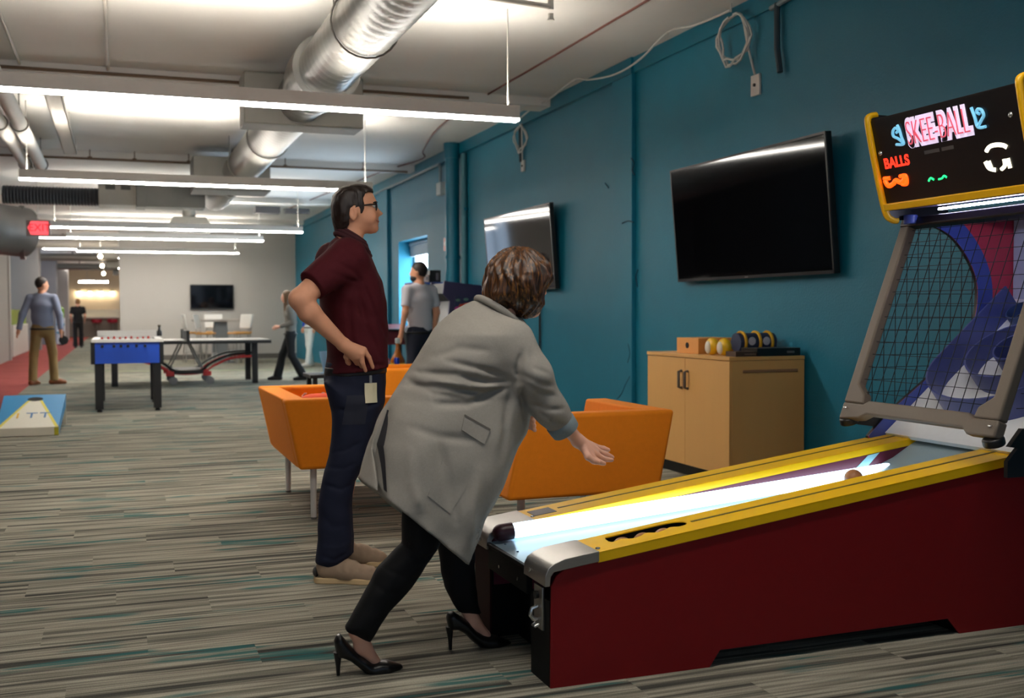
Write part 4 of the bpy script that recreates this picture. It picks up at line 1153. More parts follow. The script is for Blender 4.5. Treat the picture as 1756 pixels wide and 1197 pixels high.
# ================================================================ the alley ball game
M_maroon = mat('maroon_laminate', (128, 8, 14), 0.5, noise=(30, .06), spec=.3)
M_maroon_in = mat('maroon_inner', (96, 30, 50), 0.45)
M_yel = mat('yellow_rail', (250, 196, 0), 0.35, noise=(20, .04))
M_yeltrim = mat('yellow_trim', (226, 170, 4), 0.35)
M_lane = mat('lane_white', (160, 182, 192), 0.25, noise=(8, .03))
M_taupe = mat('taupe_frame', (104, 92, 80), 0.55, noise=(60, .05))
M_blam = mat('black_laminate', (10, 10, 11), .6, spec=.2)
M_screw = mat('screw_steel', (200, 200, 196), 0.25, 0.9)
NY0, NY1, FY0, FY1 = 3.176, 3.355, 3.752, 3.930
ag = thing('alley_ball_game', 'maroon and yellow alley ball game with a lit lane and a caged target head', 'arcade machine', (2.7, 3.55, 0))
zr = lambda x: .435 + .131 * (x - 1.475)
zl = lambda x: .362 + .080 * (x - 1.28)
XE = 3.5
foot = [(1.292, 0), (1.88, 0), (1.92, .055), (2.90, .062), (2.955, 0), (4.3, 0), (4.3, .7)]
def top_line(dz):
    return [(XE, zr(XE) + dz), (1.292, zr(1.292) + dz)]
for (a, b_, out) in ((NY0, NY1, NY0), (FY0, FY1, FY1)):
    MB().prism(foot + [(XE, .7)] + top_line(-.13)[0:1] + [(1.31, zr(1.31) - .13), (1.292, zr(1.3) - .13)], 'y', a + .006, b_ - .006).build('side_core', M_blam, ag, True)
    y0, y1 = (a - .002, a + .006) if out == a else (b_ - .006, b_ + .002)
    MB().prism(foot + [(XE, zr(XE) + .0)] + [(XE, zr(XE) - .03), (1.35, zr(1.35) - .03), (1.315, zr(1.3) - .045), (1.296, zr(1.28) - .075)], 'y', y0, y1).build('side_panel', M_maroon, ag, True, bevel=.001)
    y0, y1 = (b_ - .006, b_) if out == a else (a, a + .006)
    MB().prism([(1.30, .2), (XE, .2), (XE, zr(XE) - .03), (1.30, zr(1.30) - .03)], 'y', y0, y1).build('lane_wall', M_maroon_in, ag, True)
def rail_sheet(poly, nm, mt_, z0, z1, bevel=.003, lb=None):
    n = len(poly)
    ar = sum(poly[i][0] * poly[(i + 1) % n][1] - poly[(i + 1) % n][0] * poly[i][1] for i in range(n))
    if ar < 0: poly = poly[::-1]
    b = MB().add([(x, y, zr(x) + z0) for x, y in poly] + [(x, y, zr(x) + z1) for x, y in poly],
                 [tuple(range(n))[::-1], tuple(range(n, 2 * n))] + [(i, (i + 1) % n, n + (i + 1) % n, n + i) for i in range(n)])
    return b.build(nm, mt_, ag, True, bevel=bevel, label=lb)
# near rail: one polygon running round the ball slot, open towards a hairline cut
slot = spline([(1.555, 3.318), (1.70, 3.322), (1.80, 3.32), (1.845, 3.295), (1.835, 3.255), (1.80, 3.246)], 4) + \
       spline([(1.80, 3.246), (1.775, 3.262), (1.745, 3.246), (1.71, 3.238), (1.68, 3.26), (1.65, 3.24), (1.615, 3.234), (1.585, 3.258), (1.55, 3.244), (1.54, 3.262)], 4)
rail_sheet([(1.46, NY0 - .008), (XE, NY0 - .008), (XE, NY1), (1.60, NY1), (1.60, 3.3195)] + slot[3:] + [(1.545, 3.30), (1.555, 3.318), (1.599, 3.319), (1.599, NY1), (1.46, NY1)], 'rail', M_yel, -.005, 0, .001)
for a, b_ in ((NY0 - .008, NY0 + .004), (NY1 - .01, NY1)):
    rail_sheet([(1.46, a), (XE, a), (XE, b_), (1.46, b_)], 'rail_edge', M_yel, -.036, -.0005, .002)
rail_sheet([(1.46, FY0), (3.30, FY0), (3.30, FY1 + .008), (1.46, FY1 + .008)], 'rail', M_yel, -.034, 0)
M_strip = mat('rail_strip', (96, 78, 30), .5)
rail_sheet([(1.86, 3.262), (3.45, 3.268), (3.45, 3.282), (1.86, 3.276)], 'rail_strip', M_strip, 0, .0012, 0)
rail_sheet([(1.60, 3.845), (3.28, 3.845), (3.28, 3.858), (1.60, 3.858)], 'rail_strip', M_strip, 0, .0012, 0)
rail_sheet([(1.485, 3.80), (1.575, 3.80), (1.575, 3.89), (1.485, 3.89)], 'rail_plate', mat('plate_dark', (58, 50, 46), .4), 0, .0015, 0)
rail_sheet([(1.52, 3.322), (1.87, 3.324), (1.87, 3.332), (1.52, 3.332)], 'ball_tray', M_blam, -.105, -.0055, 0)
rail_sheet([(1.52, 3.20), (1.87, 3.20), (1.87, 3.332), (1.52, 3.332)], 'ball_tray', M_blam, -.11, -.105, 0)
capo = [(1.462, zr(1.462) + .003), (1.34, zr(1.34) + .003), (1.305, .408), (1.283, .394), (1.272, .372), (1.270, .335), (1.288, .335), (1.291, .366), (1.302, .380), (1.34, zr(1.34) - .032), (1.462, zr(1.462) - .032)]
for a, b_ in ((NY0 - .01, NY1 + .004), (FY0 - .004, FY1 + .01)):
    MB().prism(capo, 'y', a, b_).build('end_cap', M_alu, ag, True, smooth=50, bevel=.002)
for x, y in ((1.475, NY0 + .03), (1.475, FY0 + .05)):
    MB().lathe([(.009, 0), (.008, .004), (.003, .005)], (x, y, zr(x)), 12).build('screw', M_screw, ag, True)
for y in (NY0 + .12, FY0 + .06):
    MB().lathe([(.008, -.272 * 0), (.006, .004)], (1.266, y, .362), 12, axis='x').build('screw', M_screw, ag, True)
# lane, front board, ramp
lp = [(1.285, zl(1.285) - .03), (1.285, zl(1.285)), (2.72, zl(2.72)), (2.86, zl(2.86) + .012), (3.0, zl(3.0) + .04), (3.12, .585), (3.22, .64), (3.28, .668), (3.36, .668), (3.42, .62), (3.42, .40), (2.7, .40)]
MB().prism(lp, 'y', NY1 + .0005, FY0 - .0005).build('lane', M_lane, ag, True, smooth=40)
MB().box(1.278, 1.30, NY1, FY0, .265, .358).box(1.272, 1.29, NY1, FY0, .348, .362).build('front_board', M_blam, ag, True, bevel=.003)
MB().box(1.40, 1.43, NY1, FY0, .0, .345).build('kick_panel', M_blam, ag, True)
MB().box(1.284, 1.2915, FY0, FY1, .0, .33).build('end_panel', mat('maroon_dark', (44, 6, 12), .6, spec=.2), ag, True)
for y in (3.42, 3.55, 3.68):
    MB().lathe([(.005, 0), (.004, .003)], (1.32, y, zl(1.32)), 10).build('screw', mat('screw_blue', (40, 70, 96), .4), ag, True)
for y in (3.43, 3.62):
    MB().lathe([(.006, 0), (.004, .004)], (1.273, y, .30), 10, axis='x').build('screw', M_screw, ag, True)
tb = MB().tube([(1.375, 3.716, zl(1.375) + .036), (3.06, 3.716, zl(3.06) + .036)], .028, 20)
tb.ball((1.375, 3.716, zl(1.375) + .036), .028).ball((3.06, 3.716, zl(3.06) + .036), .028)
tb.build('lane_light', mat('lane_tube', (240, 250, 255), .3, emit=((196, 232, 255), 3.0)), ag, True, smooth=60)
MB().tube([(1.315, 3.716, .402), (1.36, 3.716, .406)], .032, 16).ball((1.315, 3.716, .402), .032).build('tube_socket', mat('socket_maroon', (60, 20, 34), .4), ag, True, smooth=60)
MB().hexa([(2.93, 3.7495, .55), (2.99, 3.7495, .556), (2.99, 3.752, .556), (2.93, 3.752, .55), (2.99, 3.7495, .60), (3.05, 3.7495, .61), (3.05, 3.752, .61), (2.99, 3.752, .60)]).build('wall_decal', mat('decal_pale', (150, 196, 206), .4), ag, True)
# lock plate on the near end
lk = MB().box(1.284, 1.292, 3.225, 3.30, .175, .318)
lk.build('lock_plate', M_alu, ag, True, bevel=.002)
MB().lathe([(.014, 0), (.012, .012), (.004, .014)], (1.272, 3.262, .287), 14, axis='x').build('keyhole', M_black, ag, True)
MB().tube([(1.283, 3.262, .248), (1.262, 3.262, .242), (1.256, 3.262, .222), (1.268, 3.262, .206), (1.283, 3.262, .205)], .007, 8).build('hasp', M_screw, ag, True)
MB().tube([(1.282, 3.25, .19), (1.27, 3.25, .185), (1.272, 3.28, .182), (1.282, 3.28, .188)], .005, 8).build('latch', M_screw, ag, True)

# target head: frame of the cage
HY0, HY1 = 3.062, 3.925
def FR(v, y, d=0):           # front plane of the cage, v = 0 bottom .. 1 top
    n = Vector((-.82, 0, .31)).normalized()
    return Vector((3.05 + .315 * v, y, .80 + .82 * v)) + n * d
def bar(nm, pts, d0, d1, mt_=M_taupe, bevel=.008):
    n = len(pts)
    # pts as (v, y) going round; keep outward faces
    b = MB().add([FR(v, y, d0) for v, y in pts] + [FR(v, y, d1) for v, y in pts], [tuple(range(n)), tuple(range(n, 2 * n))[::-1]] + [((i + 1) % n, i, n + i, n + (i + 1) % n) for i in range(n)])
    o = b.build(nm, mt_, ag, True, bevel=bevel)
    bm = bmesh.new(); bm.from_mesh(o.data); bmesh.ops.recalc_face_normals(bm, faces=bm.faces); bm.to_mesh(o.data); bm.free()
    return o
ya, yb = HY0 - .015, HY1 + .015
bar('cage_post', [(.0, yb), (1.0, yb), (1.0, yb - .06), (.10, yb - .06), (.05, yb - .12), (.0, yb - .13)], 0, .045)
bar('cage_post', [(.0, ya), (1.0, ya), (1.0, ya + .06), (.10, ya + .06), (.05, ya + .12), (.0, ya + .13)], 0, .045)
bar('cage_rail', [(-.09, yb), (.0, yb), (.0, yb - .13), (.02, yb - .16), (.02, ya + .16), (.0, ya + .13), (.0, ya), (-.075, ya), (-.075, ya + .14), (-.05, ya + .17), (-.05, yb - .17), (-.075, yb - .13)], -.002, .045)
bar('cage_rail', [(.945, yb), (.995, yb), (.995, ya), (.945, ya)], .002, .05, M_black)
for y in (yb - .03, ya + .03):
    MB().tube([FR(-.10, y, .0), FR(-.07, y, .02)], .04, 16).build('cage_foot', M_black, ag, True, bevel=.008)
    MB().lathe([(.01, 0), (.008, .004)], FR(-.03, y, .047), 10).build('screw', M_screw, ag, True)
for a, b_ in ((ya + .0, ya + .02), (yb - .02, yb - .0)):
    MB().prism([(3.06, .715), (3.16, .70), (4.3, .675), (4.3, .72), (3.12, .78)], 'y', a, b_).build('cage_base_rail', M_black, ag, True)
# nets: front and both sides
M_net = mat('net_cord', (14, 22, 30), .8)
nf = MB()
for i in range(1, 13):
    y = ya + .05 + (yb - ya - .1) * i / 13
    nf.tube([FR(.0, y, .02), FR(1.0, y, .02)], .0017, 4, cap=False)
for i in range(1, 15):
    nf.tube([FR(i / 15, ya + .05, .02), FR(i / 15, yb - .05, .02)], .0017, 4, cap=False)
nf.build('front_net', M_net, ag, True, smooth=0)
curve = spline([(3.36, 1.635), (3.47, 1.60), (3.59, 1.54), (3.69, 1.42), (3.727, 1.30), (3.70, 1.15), (3.61, 1.04), (3.464, .925), (3.30, .81), (3.20, .735), (3.12, .66)], 6)
cv = np.array(curve)
for y in (HY1 + .004, HY0 - .004):
    ns = MB()
    for i in range(1, 15):
        z = .80 + .82 * i / 15
        x0 = 3.05 + .315 * i / 15
        x1 = float(np.interp(z, cv[::-1, 1], cv[::-1, 0]))
        if x1 > x0 + .03: ns.tube([(x0 + .03, y, z), (x1, y, z)], .0017, 4, cap=False)
    for i in range(1, 12):
        x = 3.09 + .062 * i
        zs = [c[1] for c in curve if abs(c[0] - x) < .02]
        if not zs: continue
        zb_ = max(min(zs), .74); zt_ = min(max(zs), .80 + .82 * min(1, (x - 3.05) / .315))
        if x < 3.36: zt_ = .80 + .82 * min(1, max(0, (x - 3.06) / .315)); 
        if zt_ > zb_ + .03: ns.tube([(x, y, zb_), (x, y, zt_)], .0017, 4, cap=False)
    ns.build('side_net', M_net, ag, True, smooth=0)
M_hred = mat('head_red', (206, 60, 84), .5)
M_hblue = mat('head_blue', (66, 84, 170), .4)
M_hblack = mat('head_outer', (18, 18, 24), .45)
prof = [tuple(c) for c in curve] + [(3.12, .60), (4.3, .60), (4.3, 1.64)]
for a, b_, inn in ((HY1 - .012, HY1 + .006, HY1 - .012), (HY0 - .006, HY0 + .012, HY0 + .012)):
    MB().prism([(q[0] - (.06 if a < 3.5 and q[0] < 3.9 else 0), q[1]) for q in prof], 'y', a, b_).build('head_side', M_hblack, ag, True)
    y0, y1 = (inn - .004, inn) if inn > 3.5 else (inn, inn + .004)
    nrm = []
    for i in range(len(cv)):
        t_ = cv[min(i + 1, len(cv) - 1)] - cv[max(i - 1, 0)]
        t_ = t_ / np.linalg.norm(t_)
        nrm.append((-t_[1], t_[0]))
    nrm = np.array(nrm)
    inner = cv + nrm * .085
    inner[:, 0] = np.maximum(inner[:, 0], 3.1)
    bd = MB(); n = len(cv)
    vs = [(c[0], y0, c[1]) for c in cv] + [(c[0], y0, c[1]) for c in inner] + [(c[0], y1, c[1]) for c in cv] + [(c[0], y1, c[1]) for c in inner]
    fs = []
    for i in range(n - 1):
        fs += [(i, i + 1, n + i + 1, n + i), (2 * n + i, 3 * n + i, 3 * n + i + 1, 2 * n + i + 1), (i, 2 * n + i, 2 * n + i + 1, i + 1)]
    ob = bd.add(vs, fs).build('edge_band', M_hblue, ag, True)
    bm = bmesh.new(); bm.from_mesh(ob.data); bmesh.ops.recalc_face_normals(bm, faces=bm.faces); bm.to_mesh(ob.data); bm.free()
    y0, y1 = (inn - .002, inn + .002) if inn > 3.5 else (inn - .002, inn + .002)
    MB().prism(prof, 'y', y0, y1).build('inner_lining', M_hred, ag, True)
# target board with rings
BZ = lambda x: .85 + .82 * (x - 3.42)
bu = Vector((1, 0, .82)).normalized(); bn = Vector((-.82, 0, 1)).normalized()
def BD(s, y, d=0):
    p = Vector((3.42, 0, .85)) + bu * s + bn * d
    return Vector((p.x, y, p.z))
M_tb = mat('target_white', (232, 234, 236), .45)
MB().hexa([BD(-.28, HY1 - .02, -.02), BD(-.28, HY0 + .02, -.02), BD(.66, HY0 + .02, -.02), BD(.66, HY1 - .02, -.02), BD(-.28, HY1 - .02, 0), BD(-.28, HY0 + .02, 0), BD(.66, HY0 + .02, 0), BD(.66, HY1 - .02, 0)][::1]).build('target_board', M_tb, ag, True)
MB().box(3.93, 3.95, HY0 + .02, HY1 - .02, 1.22, 1.66).build('back_board', mat('back_white', (190, 200, 224), .5), ag, True)
MB().box(3.52, 4.3, HY0 + .012, HY1 - .012, 1.635, 1.66).build('head_top', M_hblack, ag, True)
MB().box(4.26, 4.3, HY0 + .012, HY1 - .012, .0, 1.66).build('head_back', M_hblack, ag, True)
def wall_strip(pts, h, nm, th=.008, mt_=mat('ring_blue', (70, 80, 140), .4), closed=False):
    """upright band standing on the board along pts (s, y)"""
    P = [Vector((a, b_)) for a, b_ in pts]
    n = len(P); vs = []
    for i in range(n):
        a = P[i - 1] if (i or closed) else P[i]; c = P[(i + 1) % n] if (i < n - 1 or closed) else P[i]
        t_ = (c - a).normalized(); q = Vector((-t_.y, t_.x)) * th
        for e in (0, 1):
            for d in (0, h):
                w_ = P[i] + q * e
                vs.append(BD(w_.x, w_.y, d))
    fs = []
    for i in range(n if closed else n - 1):
        a, c = 4 * i, 4 * ((i + 1) % n)
        fs += [(a, a + 1, c + 1, c), (a + 2, c + 2, c + 3, a + 3), (a + 1, a + 3, c + 3, c + 1), (a, c, c + 2, a + 2)]
    o = MB().add(vs, fs).build(nm, mt_, ag, True, smooth=50)
    bm = bmesh.new(); bm.from_mesh(o.data); bmesh.ops.recalc_face_normals(bm, faces=bm.faces); bm.to_mesh(o.data); bm.free()
    return o
yc = 3.495
wall_strip([(.60, yc + .335), (.10, yc + .335)] + [(.10 - .25 * math.sin(a), yc + .335 * math.cos(a)) for a in np.linspace(.1, PI - .1, 26)] + [(.10, yc - .335), (.60, yc - .335)], .125, 'target_ring')
wall_strip([(.20 - .17 * math.cos(a), yc + .215 * math.sin(a)) for a in np.linspace(0, 2 * PI, 36, False)], .10, 'target_ring', closed=True)
wall_strip([(.22 - .08 * math.cos(a), yc + .09 * math.sin(a)) for a in np.linspace(0, 2 * PI, 28, False)], .10, 'target_ring', closed=True)
for sy in (1, -1):
    wall_strip([(.52 - .055 * math.cos(a), yc + sy * .235 + .06 * math.sin(a)) for a in np.linspace(0, 2 * PI, 24, False)], .05, 'pocket_ring', .006, mat('pocket_blue', (60, 80, 130), .3), closed=True)
    MB().add([BD(.52 - .05 * math.cos(a), yc + sy * .235 + .055 * math.sin(a), .002) for a in np.linspace(0, 2 * PI, 24, False)], [tuple(range(24))]).build('pocket', M_black, ag, True)
MB().add([BD(.22 - .075 * math.cos(a), yc + .085 * math.sin(a), .002) for a in np.linspace(0, 2 * PI, 24, False)], [tuple(range(24))]).build('pocket', M_black, ag, True)
Moff = Matrix.Translation(-Vector(ag.location))
text_mesh('score_number', '100', mat('score_pale', (196, 216, 240), .4), ag, Moff @ frame_matrix(BD(.42, yc + .17, .004), (0, -1, 0), tuple(bu)), .09, .8, .001)

MY0, MY1 = 3.064, 3.894
# marquee box
FX = lambda z: 3.10 + (2.055 - z) * .258
def FP(y, z, d=0):
    n = Vector((-1, 0, -.258)).normalized()
    return Vector((FX(z), y, z)) + n * d
mq = [(FX(2.05), 2.05), (FX(1.66), 1.664), (3.52, 1.70), (3.52, 2.05)]
MB().prism(mq, 'y', MY0 + .004, MY1 - .004).build('marquee_box', M_black, ag, True)
fs_ = [FP(MY1 - .006, 1.685, .0), FP(MY0 + .006, 1.685, .0), FP(MY0 + .006, 2.045, .0), FP(MY1 - .006, 2.045, .0)]
MB().add([p for p in fs_] + [p + Vector((-.004, 0, -.001)) for p in fs_], [(4, 5, 6, 7), (0, 1, 5, 4), (1, 2, 6, 5), (2, 3, 7, 6), (3, 0, 4, 7)]).build('marquee_glass', mat('marquee_black', (9, 9, 11), .3), ag, True, smooth=0)
trim = spline([(FX(1.64) + .05, 1.618), (FX(1.64) + .02, 1.622), (FX(1.66) - .010, 1.66), (FX(1.85) - .014, 1.85), (FX(2.0) - .014, 2.02), (FX(2.05) - .002, 2.062), (FX(2.06) + .04, 2.075)], 5)
for y in (3.900, 3.058):
    sd = [tuple(c) for c in trim] + [(3.53, 2.07), (3.53, 1.63)]
    MB().prism(sd, 'y', y - .012, y + .012).build('marquee_side', M_hblack, ag, True)
    MB().tube([(c[0], y, c[1]) for c in trim], .0155, 10).build('marquee_trim', M_yeltrim, ag, True, smooth=60)
MB().hexa([FP(MY1, 1.66, .002), FP(MY0, 1.66, .002), FP(MY0, 1.69, .002), FP(MY1, 1.69, .002), FP(MY1, 1.66, .022), FP(MY0, 1.66, .022), FP(MY0, 1.69, .022), FP(MY1, 1.69, .022)]).build('marquee_trim', M_yeltrim, ag, True, bevel=.004)
MB().hexa([(FX(1.66) + .02, MY0 + .01, 1.658), (3.52, MY0 + .01, 1.69), (3.52, MY1 - .01, 1.69), (FX(1.66) + .02, MY1 - .01, 1.658), (FX(1.66) + .02, MY0 + .01, 1.664), (3.52, MY0 + .01, 1.70), (3.52, MY1 - .01, 1.70), (FX(1.66) + .02, MY1 - .01, 1.664)]).build('soffit', mat('soffit_mauve', (120, 100, 140), .3), ag, True)
MB().tube([(3.34, MY1 - .16, 1.656), (3.34, MY0 + .04, 1.656)], .0055, 12).build('head_light', mat('head_tube', (250, 250, 255), .3, emit=((222, 228, 255), 34)), ag, True)
for y in (MY1 - .03, MY0 + .03):
    MB().tube([(3.30, y, 1.60), (3.30, y, 1.64)], .03, 14).build('hinge', M_hblue, ag, True, bevel=.004)
for y, z in ((3.862, 1.905), (3.125, 1.945)):
    MB().ball(FP(y, z, .006), .011, 12, 8, (.6, 1, 1)).build('screw', M_screw, ag, True)
def face(y, z, d):
    return Moff @ frame_matrix(FP(y, z, d), (0, -1, 0), (-.258, 0, 1))
def fit(o, width):
    xs = [v.co.y for v in o.data.vertices]
    f = width / (max(xs) - min(xs)); c = (max(xs) + min(xs)) / 2
    for v in o.data.vertices: v.co.y = c + (v.co.y - c) * f
M_lil = mat('logo_white', (236, 226, 246), .4, emit=((222, 208, 240), .45))
M_lred = mat('logo_red', (226, 96, 112), .4, emit=((214, 84, 104), .4))
M_lblu = mat('logo_blue', (130, 200, 230), .4, emit=((120, 196, 232), .4))
LT = [('logo_lettering', M_lil, .013, .006), ('logo_inline', M_lred, -.0035, .0125)]
for nm, mt_, off, d in LT:
    o = text_mesh(nm, 'SKEE-BALL', mt_, ag, face(3.50, 1.955, d), .148, 1, .002, off, shear=0)
    fit(o, .365 if off > 0 else .347)
def flour(pts, nm='logo_flourish'):
    MB().tube([FP(y, z, .009) for y, z in spline(pts, 6)], .0062, 8).build(nm, M_lblu, ag, True, smooth=60)
flour([(3.75, 1.927), (3.706, 1.923), (3.71, 1.951), (3.714, 1.983), (3.722, 2.004)])
flour([(3.71, 1.931), (3.732, 1.949), (3.757, 1.963), (3.754, 1.984), (3.736, 1.994), (3.721, 1.982), (3.736, 1.974)])
flour([(3.303, 2.003), (3.294, 1.965), (3.287, 1.926), (3.249, 1.922)])
flour([(3.287, 1.928), (3.264, 1.949), (3.249, 1.964), (3.255, 1.985), (3.273, 1.991), (3.279, 1.98), (3.267, 1.972)])
# tiny grey line under the logo
for y0, w_ in ((3.60, .085), (3.50, .065)):
    MB().hexa([FP(y0, 1.864, .004), FP(y0 - w_, 1.864, .004), FP(y0 - w_, 1.878, .004), FP(y0, 1.878, .004), FP(y0, 1.864, .006), FP(y0 - w_, 1.864, .006), FP(y0 - w_, 1.878, .006), FP(y0, 1.878, .006)]).build('small_line', mat('logo_grey2', (70, 68, 68), .5), ag, True)
M_led = mat('led_red', (255, 60, 30), .4, emit=((255, 40, 24), 1.6))
o = text_mesh('balls_lettering', 'BALLS', M_led, ag, face(3.775, 1.855, .005), .062, 1, .0008, .002); fit(o, .155)
M_ledo = mat('led_orange', (255, 96, 20), .4, emit=((255, 70, 10), 1.8))
M_ledg = mat('led_green', (40, 230, 140), .4, emit=((30, 220, 120), 1.2))
M_ledw = mat('led_white', (255, 250, 225), .4, emit=((255, 246, 214), 1.4))
def seg(pts, r_, mt_, nm):
    MB().tube([FP(y, z, .005) for y, z in spline(pts, 5)], r_, 8).build(nm, mt_, ag, True, smooth=60)
seg([(3.867, 1.789), (3.851, 1.764), (3.817, 1.771), (3.799, 1.781), (3.77, 1.77), (3.737, 1.786)], .011, M_ledo, 'digit_segment')
seg([(3.871, 1.797), (3.833, 1.795)], .009, M_ledo, 'digit_segment')
seg([(3.77, 1.795), (3.734, 1.793), (3.737, 1.761), (3.766, 1.762)], .009, M_ledo, 'digit_segment')
seg([(3.607, 1.756), (3.593, 1.767), (3.576, 1.758)], .0045, M_ledg, 'digit_segment')
seg([(3.549, 1.757), (3.529, 1.759), (3.516, 1.767), (3.503, 1.759)], .0045, M_ledg, 'digit_segment')
seg([(3.272, 1.831), (3.252, 1.846), (3.217, 1.848), (3.185, 1.841), (3.171, 1.832)], .0085, M_ledw, 'digit_segment')
seg([(3.286, 1.794), (3.273, 1.767), (3.244, 1.757)], .0085, M_ledw, 'digit_segment')
seg([(3.268, 1.794), (3.262, 1.77)], .0065, M_ledw, 'digit_segment')
seg([(3.215, 1.756), (3.195, 1.768), (3.193, 1.792)], .008, M_ledw, 'digit_segment')
seg([(3.175, 1.792), (3.172, 1.755)], .008, M_ledw, 'digit_segment')

# wooden balls
M_ball = mat('ball_wood', (168, 112, 70), .4, noise=(40, .15))
for x, y, z, lb in ((2.80, 3.60, zl(2.80) + .050, 'brown ball rolling on the lit lane'), (1.60, 3.275, .412, 'brown ball in the rail slot, nearest the end cap'), (1.68, 3.278, .421, 'middle brown ball in the rail slot'), (1.76, 3.28, .430, 'brown ball in the rail slot, farthest from the end cap')):
    b = MB().ball((0, 0, 0), .038, 24, 14).build('game_ball', M_ball, None, smooth=180)
    b.location = (x, y, z)
    tag(b, lb, 'ball', 'alley game balls')

# ================================================================ people
M_skin = mat('skin', (222, 160, 126), 0.55, noise=(60, .06), spec=.35)
M_skin2 = mat('skin_light', (228, 172, 146), 0.5, noise=(60, .05), spec=.35)
M_dhair = mat('dark_brown_hair', (38, 26, 20), 0.5, noise=(40, .35, (1, 1, .25)))

def crease(lines, y0, side=-1):
    """sum of soft grooves (positive = groove, negative = ridge) along side-view polylines, on one side of a garment"""
    segs = []
    for pts, w, a in lines:
        for i in range(len(pts) - 1):
            segs.append((np.array(pts[i]), np.array(pts[i + 1]), w, a))
    def fn(P):
        out = np.zeros(len(P))
        Q = P[:, [0, 2]]
        for a, b_, w, am in segs:
            e = b_ - a
            t = np.clip(((Q - a) @ e) / (e @ e), 0, 1)
            d = np.linalg.norm(Q - a - t[:, None] * e, axis=1)
            out += am * np.exp(-(d / w) ** 2) * (0.35 + 0.65 * np.sin(np.clip(t, .05, .95) * PI))
        m_ = np.clip(0.5 + side * (P[:, 1] - y0) / .12, 0, 1)
        return out * m_
    return fn
def ripple(a, f, seed=0, ax=(1, 1, 1)):
    r_ = np.random.RandomState(seed)
    K = r_.normal(size=(6, 3)) * f * np.array(ax); ph = r_.uniform(0, 6.3, 6)
    return lambda P: a * np.sin(P @ K.T + ph).sum(1) / 3

# ---------------------------------------------------------------- the man in maroon
MY = 4.88
man = thing('person', 'standing man in a maroon polo and dark jeans, hand on hip, wearing glasses', 'person', (.95, MY, 0))
face = [(1.084, 1.784), (1.103, 1.773), (1.116, 1.75), (1.126, 1.729), (1.128, 1.716), (1.131, 1.703), (1.14, 1.692), (1.157, 1.678), (1.155, 1.67), (1.137, 1.661), (1.133, 1.654), (1.137, 1.645), (1.13, 1.637), (1.137, 1.63), (1.131, 1.622), (1.135, 1.609), (1.131, 1.595), (1.122, 1.586), (1.098, 1.58), (1.068, 1.586), (1.033, 1.604), (1.012, 1.625), (0.995, 1.619), (0.968, 1.613), (0.95, 1.655), (0.945, 1.713), (0.959, 1.751), (0.992, 1.776), (1.035, 1.785), (1.062, 1.789)]
def faceH(x, z):
    h = np.interp(x, [1.0, 1.05, 1.10, 1.125, 1.14, 1.17], [.076, .07, .056, .042, .018, .013])
    return h * np.interp(z, [1.59, 1.63, 1.70, 1.8], [.72, .9, 1, .95])
def P3(px):
    return px
b = Field()
b.pillow(face, MY, faceH, .05, .0)
c0, c1, c2, c3 = (1.01, 4.88, 1.71), (1.011, 4.88, 1.609), (0.995, 4.88, 1.534), (0.989, 4.88, 1.475)
b.ell(c0, (.088, .074, .088), .03)
b.chain([c1, c2, c3], [.054, .057, .068], .03)
for s_ in (-1, 1):
    e = (1.001, 4.88, 1.664)
    b.ell((e[0], MY + s_ * .078, e[2]), (.019, .011, .032), .008)
    b.ell((e[0] - .003, MY + s_ * .088, e[2] + .002), (.009, .006, .018), .004, None, True)
    q = (1.113, 4.88, 1.707)
    b.ell((q[0], MY + s_ * .046, q[2]), (.016, .016, .010), .012, None, True)
    q = (1.082, 4.88, 1.653)
    b.ell((q[0], MY + s_ * .045, q[2]), (.03, .022, .026), .02)
# torso core, legs under the clothes
t0, t1, t2 = (0.988, 4.88, 1.454), (1.002, 4.88, 1.208), (1.021, 4.88, 0.912)
b.chain([t0, t1, t2], [.08, .075, .07], .04, ((0, 1, 0), 1.5))
for y, pts in ((4.80, [(0.999, 4.8, 0.877), (0.979, 4.8, 0.546), (0.896, 4.8, 0.18), (0.895, 4.8, 0.06)]), (4.98, [(1.047, 4.98, 0.864), (1.027, 4.98, 0.521), (0.952, 4.98, 0.139), (0.957, 4.98, 0.07)])):
    b.chain(pts, [.05, .03, .026, .026], .03)
# near arm: hand on hip
sh, el = (0.922, 4.72, 1.435), (0.728, 4.62, 1.277)
fa, wr = (0.769, 4.63, 1.222), (0.925, 4.675, 1.078)
b.chain([sh, el], [.060, .0455], .03)
b.chain([el, fa, wr], [.044, .046, .0285], .02)
kn = [(1.013, 4.66, 1.054), (1.001, 4.655, 1.036), (0.985, 4.665, 1.023), (0.97, 4.68, 1.018)]
for k_ in kn:
    b.cone(wr, k_, .024, .0145, .014)
fing = [[kn[0], (1.038, 4.668, 1.019), (1.058, 4.685, 0.974)], [kn[1], (1.006, 4.66, 0.997), (1.024, 4.68, 0.96)],
        [kn[2], (0.999, 4.685, 0.999), (1.013, 4.712, 0.974)], [kn[3], (0.984, 4.7, 1.001), (0.996, 4.72, 0.982)]]
for f_ in fing:
    b.chain(f_, [.0125, .0105, .0085], .004)
b.chain([(0.949, 4.68, 1.054), (0.943, 4.7, 1.023), (0.954, 4.72, 0.998), (0.969, 4.728, 0.982)], [.016, .0125, .011, .009], .008)
